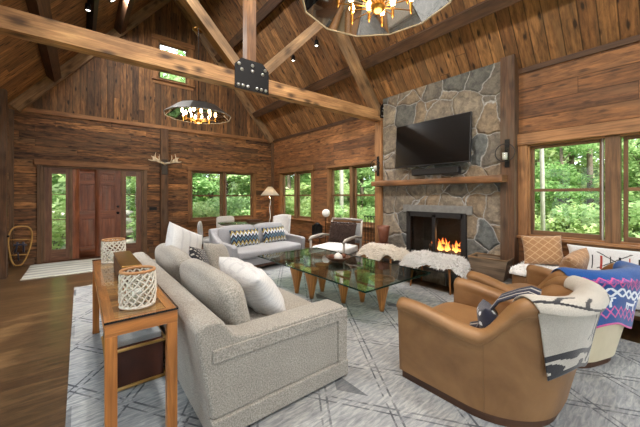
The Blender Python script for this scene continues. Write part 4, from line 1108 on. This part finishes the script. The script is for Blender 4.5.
drape('llama_blanket', 'bright blue blanket with white llamas and pink zigzags on the chair back', C2, .34, .66, lambda u: .17+.03*math.sin(u*7), lambda u: .72, [M['blue'], M['wwool'], M['pink']], pat2, 160, 220, .014, 4, skew=.05)
def quilt(u, v): return 1 if (abs((u*5+v*5) % 1-.5) < .05 or abs((u*5-v*5) % 1-.5) < .05) else 0
pillow('quilted_pillow', 'tan quilted pillow in the farther barrel chair', [M['brownfab'], M['browndk']], (3.52, .66, .76), (R(-16), R(10), R(170)), .36, .32, .15, quilt, 4, n=50)
pillow('pattern_pillow', 'navy pillow with white dots on the near leather chair seat', [M['navy'], M['wwool']], (2.15, .84, .56), (R(14), R(-6), R(205)), .30, .26, .13, lambda u, v: 1 if math.hypot((u*4) % 1-.5, (v*4) % 1-.5) < .2 else 0, 6, n=50)

# ================================================================== WINDOW BENCH + OTTOMAN
wb = thing('window_bench', 'long white-cushioned bench under the big right window', 'bench', (0, 0, 0))
softbox('seat_cushion', M['white'], wb, 4.12, 4.88, -1.6, .84, .32, .48, .04, .01)
B(4.15, 4.88, -1.58, .82, .27, .32).build('frame', M['greywood'], parent=wb)
for y in (-1.5, -.4, .74):
    for x in (4.19, 4.84): B(x-.03, x+.03, y-.03, y+.03, RZ if x < 4.15 else 0, .27, 2).build('leg', M['greywood'], parent=wb)
ot = thing('leather_ottoman', 'square tan leather ottoman in the corner beside the hearth', 'ottoman', (4.52, 1.12, 0))
softbox('cushion', M['leather'], ot, -.36, .36, -.27, .27, .06, .50, .05, .01)
B(-.33, .33, -.24, .24, 0.0, .07).build('base', M['walnut'], parent=ot)
def tf_(u, v):
    x = 4.14+.76*u; y = .84+.55*v
    z = .518+.012*noise.noise(Vector((x*7, y*7, 2)))
    if u < .05: z -= .06*(1-u/.05); 
    return (x, y, z)
mb = MB().grid(tf_, 30, 24)
tufts(mb, tf_, lambda u, v: (0, 0, 1), 3000, .02, .004, 8, .8)
tag(mb.build('white_throw', M['fur'], solid=.006), 'white fleece throw laid over the tan ottoman', 'throw')
pillow('patterned_pillow', 'tan pillow with faint diamond pattern leaning below the window corner', [M['brownfab'], M['browndk']], (4.66, 1.18, .72), (R(-16), R(-3), R(-62)), .44, .38, .17,
       lambda u, v: 1 if (abs((u*4+v*4) % 1-.5) < .08 or abs((u*4-v*4) % 1-.5) < .08) else 0, 7, n=60)
def lumb(u, v):
    if .2 < v < .75:
        for k in range(14):
            c = .06+k*.068
            if abs(u-c) < .006 and .25 < v < .7: return 1 if k % 3 else 2
            if k % 3 == 1 and math.hypot((u-c)*2.6, v-.24) < .03: return 2
    if abs((u-.36)*2.2-(v-.55)) < .018 and abs(v-.55) < .28: return 1
    if abs((u-.36)*2.2+(v-.55)) < .018 and abs(v-.55) < .28: return 1
    return 0
pillow('lumbar_pillow', 'long white lumbar pillow with dark arrow stitching under the window', [M['white'], M['blackwool'], M['red']], (4.66, .36, .655), (R(-18), R(0), R(-86)), 1.15, .36, .18, lumb, 2, n=110)

# ================================================================== SNOWSHOE
sn = thing('snowshoe', 'wooden snowshoe with webbing leaning in the corner by the front door', 'snowshoe', (-.96, 8.34, 0.0))
sn.rotation_euler = (R(-9), R(5), R(12))
def out(t):
    a = 2*PI*t; z = .41-.39*math.cos(a); w_ = .155*math.copysign(abs(math.sin(a))**.62, math.sin(a))*(1+.3*(z-.4)/.36*1.0)
    return (w_, 0, z+.02)
loop = [out(i/36) for i in range(36)]
MB().tube(loop, .014, 8, closed=True).build('frame', M['bamboo'], parent=sn)
for z in (.25, .55): 
    wv = .145*math.sqrt(max(0, 1-((z-.42)/.36)**2))*(1+.25*(z-.42)/.36); MB().tube([(-wv, 0, z), (wv, 0, z)], .011, 8).build('crossbar', M['bamboo'], parent=sn)
mb = MB()
for k in range(-8, 9):
    for sg in (-1, 1):
        pts = []
        for i in range(30):
            z = .05+i*.025; x = k*.035+sg*(z-.42)*.6; wv = .14*math.sqrt(max(0, 1-((z-.42)/.36)**2))*(1+.25*(z-.42)/.36)
            if abs(x) < wv: pts.append((x, .002*sg, z))
        if len(pts) > 1: mb.tube([pts[0], pts[-1]], .0028, 4)
mb.build('webbing', M['walnut'], parent=sn)
mb = MB().tube([(-.06, -.02, .3), (-.05, -.05, .4), (-.04, -.02, .5)], .018, 6).tube([(.06, -.02, .3), (.05, -.05, .4), (.04, -.02, .5)], .018, 6).tube([(-.09, -.03, .44), (0, -.06, .45), (.09, -.03, .44)], .02, 6)
mb.tube([(-.02, -.03, .3), (-.01, -.04, .2), (0, -.02, .14)], .012, 6); mb.build('binding', M['navy'], parent=sn)
tag(MB().lathe([(.02, 0), (.02, .03), (0, .032)], 10).tf(Matrix.Translation((XL+.12, 7.42, .72)) @ Matrix.Rotation(R(90), 4, 'Y')).build('wall_hook', M['black']), 'small black hook on the left wall post', 'hook')

# ================================================================== CHANDELIERS
def chandelier(x, y, zr, label, energy):
    t = thing('chandelier', label, 'chandelier', (x, y, zr)); n = 12
    rp = [(.64, 0), (.40, .185), (.12, .235)]; jr = random.Random(4)
    shell = MB().lathe([(r+.008, z+.012) for r, z in rp], n, sm=False).build('outer_shell', M['pewter'], parent=t)
    mb = MB(); b = 0
    for i in range(2):
        for k in range(n):
            a0, a1 = 2*PI*k/n, 2*PI*(k+1)/n; (r0, z0), (r1, z1) = rp[i], rp[i+1]; j = len(mb.v)
            g_ = .006; z1 += jr.uniform(-.03, .006)
            mb.v += [Vector((r0*math.cos(a0+g_), r0*math.sin(a0+g_), z0)), Vector((r1*math.cos(a0+g_*2), r1*math.sin(a0+g_*2), z1)), Vector((r1*math.cos(a1-g_*2), r1*math.sin(a1-g_*2), z1)), Vector((r0*math.cos(a1-g_), r0*math.sin(a1-g_), z0))]
            mb.face([j, j+1, j+2, j+3])
    mb.build('mirror_panels', M['mirror'], parent=t)
    o = shell; bm = bmesh.new(); bm.from_mesh(o.data); bmesh.ops.delete(bm, geom=[f for f in bm.faces if len(f.verts) > 4 and f.calc_center_median().z < .1], context='FACES_ONLY'); bm.to_mesh(o.data); bm.free()
    MB().tube([(.648*math.cos(2*PI*k/n), .648*math.sin(2*PI*k/n), 0) for k in range(n)], .009, 6, closed=True).build('rim', M['lintel'], parent=t)
    MB().ball((0, 0, -.10), .06, 18).build('hub', M['brass'], parent=t)
    MB().tube([(0, 0, -.06), (0, 0, .24)], .018, 10).build('stem', M['brass'], parent=t)
    for k in range(14):
        a = 2*PI*(k+.3)/14; r = .33 if k % 2 else .24; ca, sa = math.cos(a), math.sin(a)
        arm = MB().tube([(.05*ca, .05*sa, -.1), (r*ca, r*sa, -.06), ], .005, 6)
        arm.lathe([(0, -.10), (.006, -.085), (.013, -.075), (.013, .0), (.018, .005), (0, .008)], 10, (r*ca, r*sa, 0))
        am_ = arm.build('arm', M['brass'], parent=t)
        MB().lathe([(.008, .008), (.022, .03), (.026, .06), (.016, .09), (0, .11)], 10, (r*ca, r*sa, 0)).build('bulb', M['bulb'], parent=am_)
    MB().tube([(0, 0, .22), (0, 0, ZR-.3-zr)], .008, 8).build('rod', M['black'], parent=t)
    l = bpy.data.lights.new('chandelier_glow', 'POINT'); l.energy = energy; l.color = (1, .72, .42); l.shadow_soft_size = .2
    lo = bpy.data.objects.new('chandelier_glow', l); COL.objects.link(lo); lo.location = (x, y, zr-.22)
chandelier(1.905, 1.60, 3.08, 'mirrored faceted bowl chandelier nearest the camera, cropped by the top edge', 50)
chandelier(1.905, 6.35, 3.07, 'mirrored faceted bowl chandelier farther off, near the front door', 50)
pd = thing('pendant_disc', 'small brass disc light hanging high before the gable', 'light', (2.11, 7.0, 5.16))
MB().lathe([(0, .0), (.10, .01), (.15, .045), (.145, .05), (0, .06)], 24).build('dish', M['brass'], parent=pd)
MB().tube([(0, 0, .05), (0, 0, ceilz(2.11)-5.16)], .006, 6).build('rod', M['black'], parent=pd)
# spotlights and downlights fitted on the slopes
def downlight(x, y, label, e, spot=False):
    z = ceilz(x); s = 1 if x > XC else -1; n = Vector((-s*SL, 0, -1)).normalized()
    t = thing('spotlight' if spot else 'ceiling_light', label, 'light', Vector((x, y, z))+n*.005)
    t.rotation_mode = 'QUATERNION'; t.rotation_quaternion = Vector((0, 0, -1)).rotation_difference(n if not spot else Vector((0, 0, -1)))
    if spot:
        MB().tube([(0, 0, 0), (0, 0, -.1)], .008, 6).build('arm', M['black'], parent=t)
        MB().lathe([(.0, -.09), (.04, -.09), (.045, -.2), (.035, -.2), (.03, -.12), (0, -.12)], 16).build('housing', M['black'], parent=t)
        MB().lathe([(.033, -.19), (0, -.191)], 16).build('lens', M['lamp'], parent=t); d = .24
    else:
        MB().lathe([(.11, 0), (.12, -.012), (.09, -.016), (.085, -.004)], 24).build('trim_ring', M['black'], parent=t)
        MB().lathe([(.085, -.008), (0, -.009)], 24).build('lens', M['lamp'], parent=t); d = .04
    l = bpy.data.lights.new('lamp_light', 'AREA'); l.shape = 'DISK'; l.size = .3 if not spot else .12; l.energy = e; l.color = (1, .965, .92)
    lo = bpy.data.objects.new('lamp_light', l); COL.objects.link(lo)
    lo.location = Vector((x, y, z))+(n*d if not spot else Vector((0, 0, -d)))
    lo.rotation_euler = (0, s*R(44) if not spot else 0, 0)
    if spot: l.spread = R(80)
E_D = 85
for (x, y, lb) in ((3.2, -.4, 'round downlight in the right slope, nearest above the leather chairs'), (.5, 6.9, 'round downlight in the left slope near the front door'), (.5, .3, 'round downlight in the left slope above the camera'), (.4, 3.0, 'round downlight in the left slope above the console'), (3.35, -2., 'round downlight in the right slope at the rear of the room'), (.5, -2., 'round downlight in the left slope at the rear of the room'), (3.2, 2.7, 'round downlight in the right slope above the coffee table')):
    downlight(x, y, lb, E_D)
for (x, y, lb) in ((3.75, 4.75, 'black spotlight on the right slope behind the truss'), (3.75, 5.6, 'black spotlight on the right slope farther behind the truss'), (.1, 5.2, 'black spotlight on the left slope above the far beam'), (.1, 6.3, 'black spotlight on the left slope nearest the gable')):
    downlight(x, y, lb, 25, True)

# ================================================================== OUTDOORS
random.seed(11)
def hill(u, v):
    a = R(-60)+u*R(230); r = 7.5+v*30
    x = 2+math.cos(a)*r; y = 3+math.sin(a)*r
    z = -.5+.18*max(0, r-14)+.3*noise.noise(Vector((x*.2, y*.2, 0)))
    return (x, y, z)
struct('terrain', MB().grid(hill, 60, 26).box(-12, 16, -12, 16, -.8, -.45), M['ground'])
struct('walkway', B(-.8, 1.6, YB+.2, 14, -.45, -.1).box(-.8, 1.6, YB+.2, YB+1.4, -.1, -.02), M['path'])
for k, (x, y, z, w_) in enumerate(((-.9, 12.4, .15, 1.8), (.9, 12.6, .15, 1.7), (-.7, 12.9, .45, 1.6), (1.1, 13.0, .45, 1.6), (-.9, 13.4, .75, 1.6), (.8, 13.5, .75, 1.8))):
    mb = MB().grid(lambda u, v: (0, 0, 0), 1, 1); mb = MB()
    mb.ball((0, 0, 0), (w_/2, .35, .17), 14)
    o = mb.build('boulder', M['path'], loc=(x, y, z)); tag(o, ['lowest left boulder outside the front door', 'lowest right boulder outside the front door', 'second-row left boulder outside the front door', 'second-row right boulder outside the front door', 'top left boulder outside the front door', 'top right boulder outside the front door'][k], 'boulder', 'retaining boulders outside')
def leaves(n, blobs, size, seed):
    rnd = random.Random(seed); mb = MB()
    for _ in range(n):
        c, r = rnd.choice(blobs); d = Vector((rnd.gauss(0, 1), rnd.gauss(0, 1), rnd.gauss(0, .8))).normalized()*(rnd.random()**.45)
        p = Vector(c)+Vector((d.x*r[0], d.y*r[1], d.z*r[2])); a = Vector((rnd.gauss(0, 1), rnd.gauss(0, 1), rnd.gauss(0, .5))).normalized(); b = a.orthogonal().normalized()
        b = (b+Vector((0, 0, rnd.uniform(-.6, .6)))).normalized(); s = size*rnd.uniform(.6, 1.3); i = len(mb.v)
        mb.v += [p-a*s, p+b*s*.45, p+a*s, p-b*s*.45]; mb.face([i, i+1, i+2, i+3])
    return mb
def tree_proto(k, seed, h, trunk_mat):
    rnd = random.Random(seed); t = thing('forest_tree', 'x', 'tree', (0, 0, -.5))
    tp_ = [(0, 0, 0), (.05, .03, h*.3), (-.04, .05, h*.6), (.03, 0, h*.9)]
    tk = MB().tube(tp_, [.16, .12, .09, .03], 9)
    blobs = []
    for i in range(16):
        z = h*rnd.uniform(.12, 1.); a = rnd.random()*6.28; r = rnd.uniform(.3, 1.5)*(1.1-z/h*.5); c = (math.cos(a)*r, math.sin(a)*r, z)
        blobs.append((c, (rnd.uniform(.7, 1.1), rnd.uniform(.7, 1.1), rnd.uniform(.3, .6))))
        tk.tube([(0, 0, z*.85), (c[0]*.5, c[1]*.5, z*.95), c], [.035, .022, .006], 5)
    tk.build('trunk', trunk_mat, parent=t)
    leaves(4200, blobs, .13, seed).build('crown', M['leaf'][k], parent=t)
    return t
protos = [tree_proto(0, 1, 6.5, M['bark']), tree_proto(1, 2, 8., M['bark']), tree_proto(2, 3, 7., M['bark'])]
def shrub_proto(k, seed):
    t = thing('forest_shrub', 'x', 'shrub', (0, 0, -.5)); rnd = random.Random(seed)
    blobs = [((rnd.uniform(-.8, .8), rnd.uniform(-.8, .8), rnd.uniform(.3, 1.5)), (.6, .6, .35)) for _ in range(9)]
    tk = MB()
    for c, _ in blobs: tk.tube([(0, 0, 0), (c[0]*.5, c[1]*.5, c[2]*.6), c], [.02, .014, .005], 5)
    tk.build('stems', M['bark'], parent=t); leaves(2600, blobs, .085, seed).build('foliage', M['leaf'][k], parent=t); return t
sprotos = [shrub_proto(2, 21), shrub_proto(0, 22)]
def gz_(x, y):
    r = math.hypot(x-2, y-3); return -.5+.18*max(0, r-14)+.3*noise.noise(Vector((x*.2, y*.2, 0)))
used = set(); rnd = random.Random(5)
spots = []
for ring, (r, n) in enumerate(((10.5, 16), (13.5, 18), (17.5, 18), (22, 16))):
    for i in range(n):
        a = R(-38)+(i+.5*(ring % 2)+rnd.uniform(-.25, .25))/n*R(170); x, y = 1.5+math.cos(a)*r, 1.5+math.sin(a)*(r)
        if x < 7.6 and y < 11.8: continue
        if y < 14 and -.6 < x < 1.4: continue
        spots.append((x, y, ring))
for i, (x, y, ring) in enumerate(spots):
    k = i % 3
    if k not in used: o = protos[k]; used.add(k)
    else: o = copy_tree(protos[k])
    o.location = (x, y, gz_(x, y)-.05); o.rotation_euler = (0, 0, rnd.random()*6.28); s_ = rnd.uniform(.85, 1.15)*(.55, .8, 1.15, 1.6)[ring]; o.scale = (s_, s_, s_)
    tag(o, 'green leafy forest tree standing outside the windows', 'tree', 'leafy trees of the forest outside')
us = set()
for i in range(26):
    a = R(-35)+i/26*R(165)+rnd.uniform(-.03, .03); r = rnd.uniform(8.2, 9.8); x, y = 1.5+math.cos(a)*r, 2.2+math.sin(a)*r
    if (x < 6.4 and y < 10.2) or (y < 14 and -.6 < x < 1.4): continue
    k = i % 2
    if k not in us: o = sprotos[k]; us.add(k)
    else: o = copy_tree(sprotos[k])
    o.location = (x, y, gz_(x, y)-.03); o.rotation_euler = (0, 0, rnd.random()*6.28); s_ = rnd.uniform(.8, 1.2); o.scale = (s_, s_, s_)
    tag(o, 'low pale green shrub growing just outside the windows', 'shrub', 'low shrubs outside the windows')
def bare(x, y, r, mat, label, h=9):
    o = MB().tube([(0, 0, 0), (.05, .04, h*.3), (-.03, .08, h*.6), (.05, 0, h)], [r*1.1, r, r*.85, r*.5], 10).build('tree_trunk', mat, loc=(x, y, gz_(x, y)-.1)); tag(o, label, 'tree trunk')
bare(9.4, 2.36, .05, M['birch'], 'pale slender trunk seen through the big right window')
bare(12.5, 1.9, .08, M['bark'], 'grey trunk deeper in the forest behind the big right window')
bare(7.9, 8.45, .08, M['birch'], 'pale thick trunk seen through the middle window')
bare(8.6, 14.0, .07, M['birch'], 'pale trunk seen through the far right-wall window')
bl = []
for i in range(200):
    a = R(-40)+rnd.random()*R(176); r = rnd.uniform(13.5, 19); x, y = 1.5+math.cos(a)*r, 1.5+math.sin(a)*r
    if y < 14.5 and -.9 < x < 1.6: continue
    bl.append(((x, y, rnd.uniform(-.2, 8)), (1.3, 1.3, .8)))
tag(leaves(42000, bl, .17, 78).build('woodland_foliage', M['leaf'][0]), 'bright green leaf mass filling the woods between the nearer trees', 'foliage', kind='stuff')
bl = []
for i in range(260):
    a = R(-45)+rnd.random()*R(190); r = rnd.uniform(24, 30); bl.append(((1.5+math.cos(a)*r, 1.5+math.sin(a)*r, rnd.uniform(1, 15)), (2.2, 2.2, 1.6)))
tag(leaves(26000, bl, .42, 77).build('distant_foliage', M['leaf'][1]), 'dense green leaf mass of the woods behind the trees', 'foliage', kind='stuff')

# ================================================================== LIGHT, WORLD, CAMERA
w = bpy.data.worlds.new('World'); scene.world = w; w.use_nodes = True
nt = w.node_tree; nt.nodes.clear(); o_ = nt.nodes.new('ShaderNodeOutputWorld'); bg = nt.nodes.new('ShaderNodeBackground')
bg.inputs[0].default_value = (.86, .94, 1., 1); bg.inputs[1].default_value = 4.6; nt.links.new(bg.outputs[0], o_.inputs[0])
sl = bpy.data.lights.new('sun', 'SUN'); sl.energy = 12; sl.angle = R(6); sl.color = (1, .96, .86)
so = bpy.data.objects.new('sun', sl); COL.objects.link(so); so.rotation_euler = Vector((-.32, -.62, 1.)).to_track_quat('Z', 'Y').to_euler()

cam = bpy.data.cameras.new('camera'); co = bpy.data.objects.new('camera', cam); COL.objects.link(co)
cam.sensor_width = 36; cam.lens = 36*297/640; cam.shift_y = -(213.5-196)/640; cam.clip_start = .03; cam.clip_end = 200
co.location = (0, 0, 1.42); co.rotation_euler = (R(90), 0, -math.atan(240/297))
scene.camera = co
scene.view_settings.view_transform = 'Standard'; scene.view_settings.look = 'None'; scene.view_settings.gamma = 1
scene.view_settings.exposure = 0.0
scene.view_settings.use_curve_mapping = False
scene.cycles.use_denoising = True
scene.cycles.max_bounces = 10; scene.cycles.diffuse_bounces = 8; scene.cycles.transparent_max_bounces = 16
scene.cycles.sample_clamp_indirect = 6
scene.cycles.caustics_reflective = False; scene.cycles.caustics_refractive = False
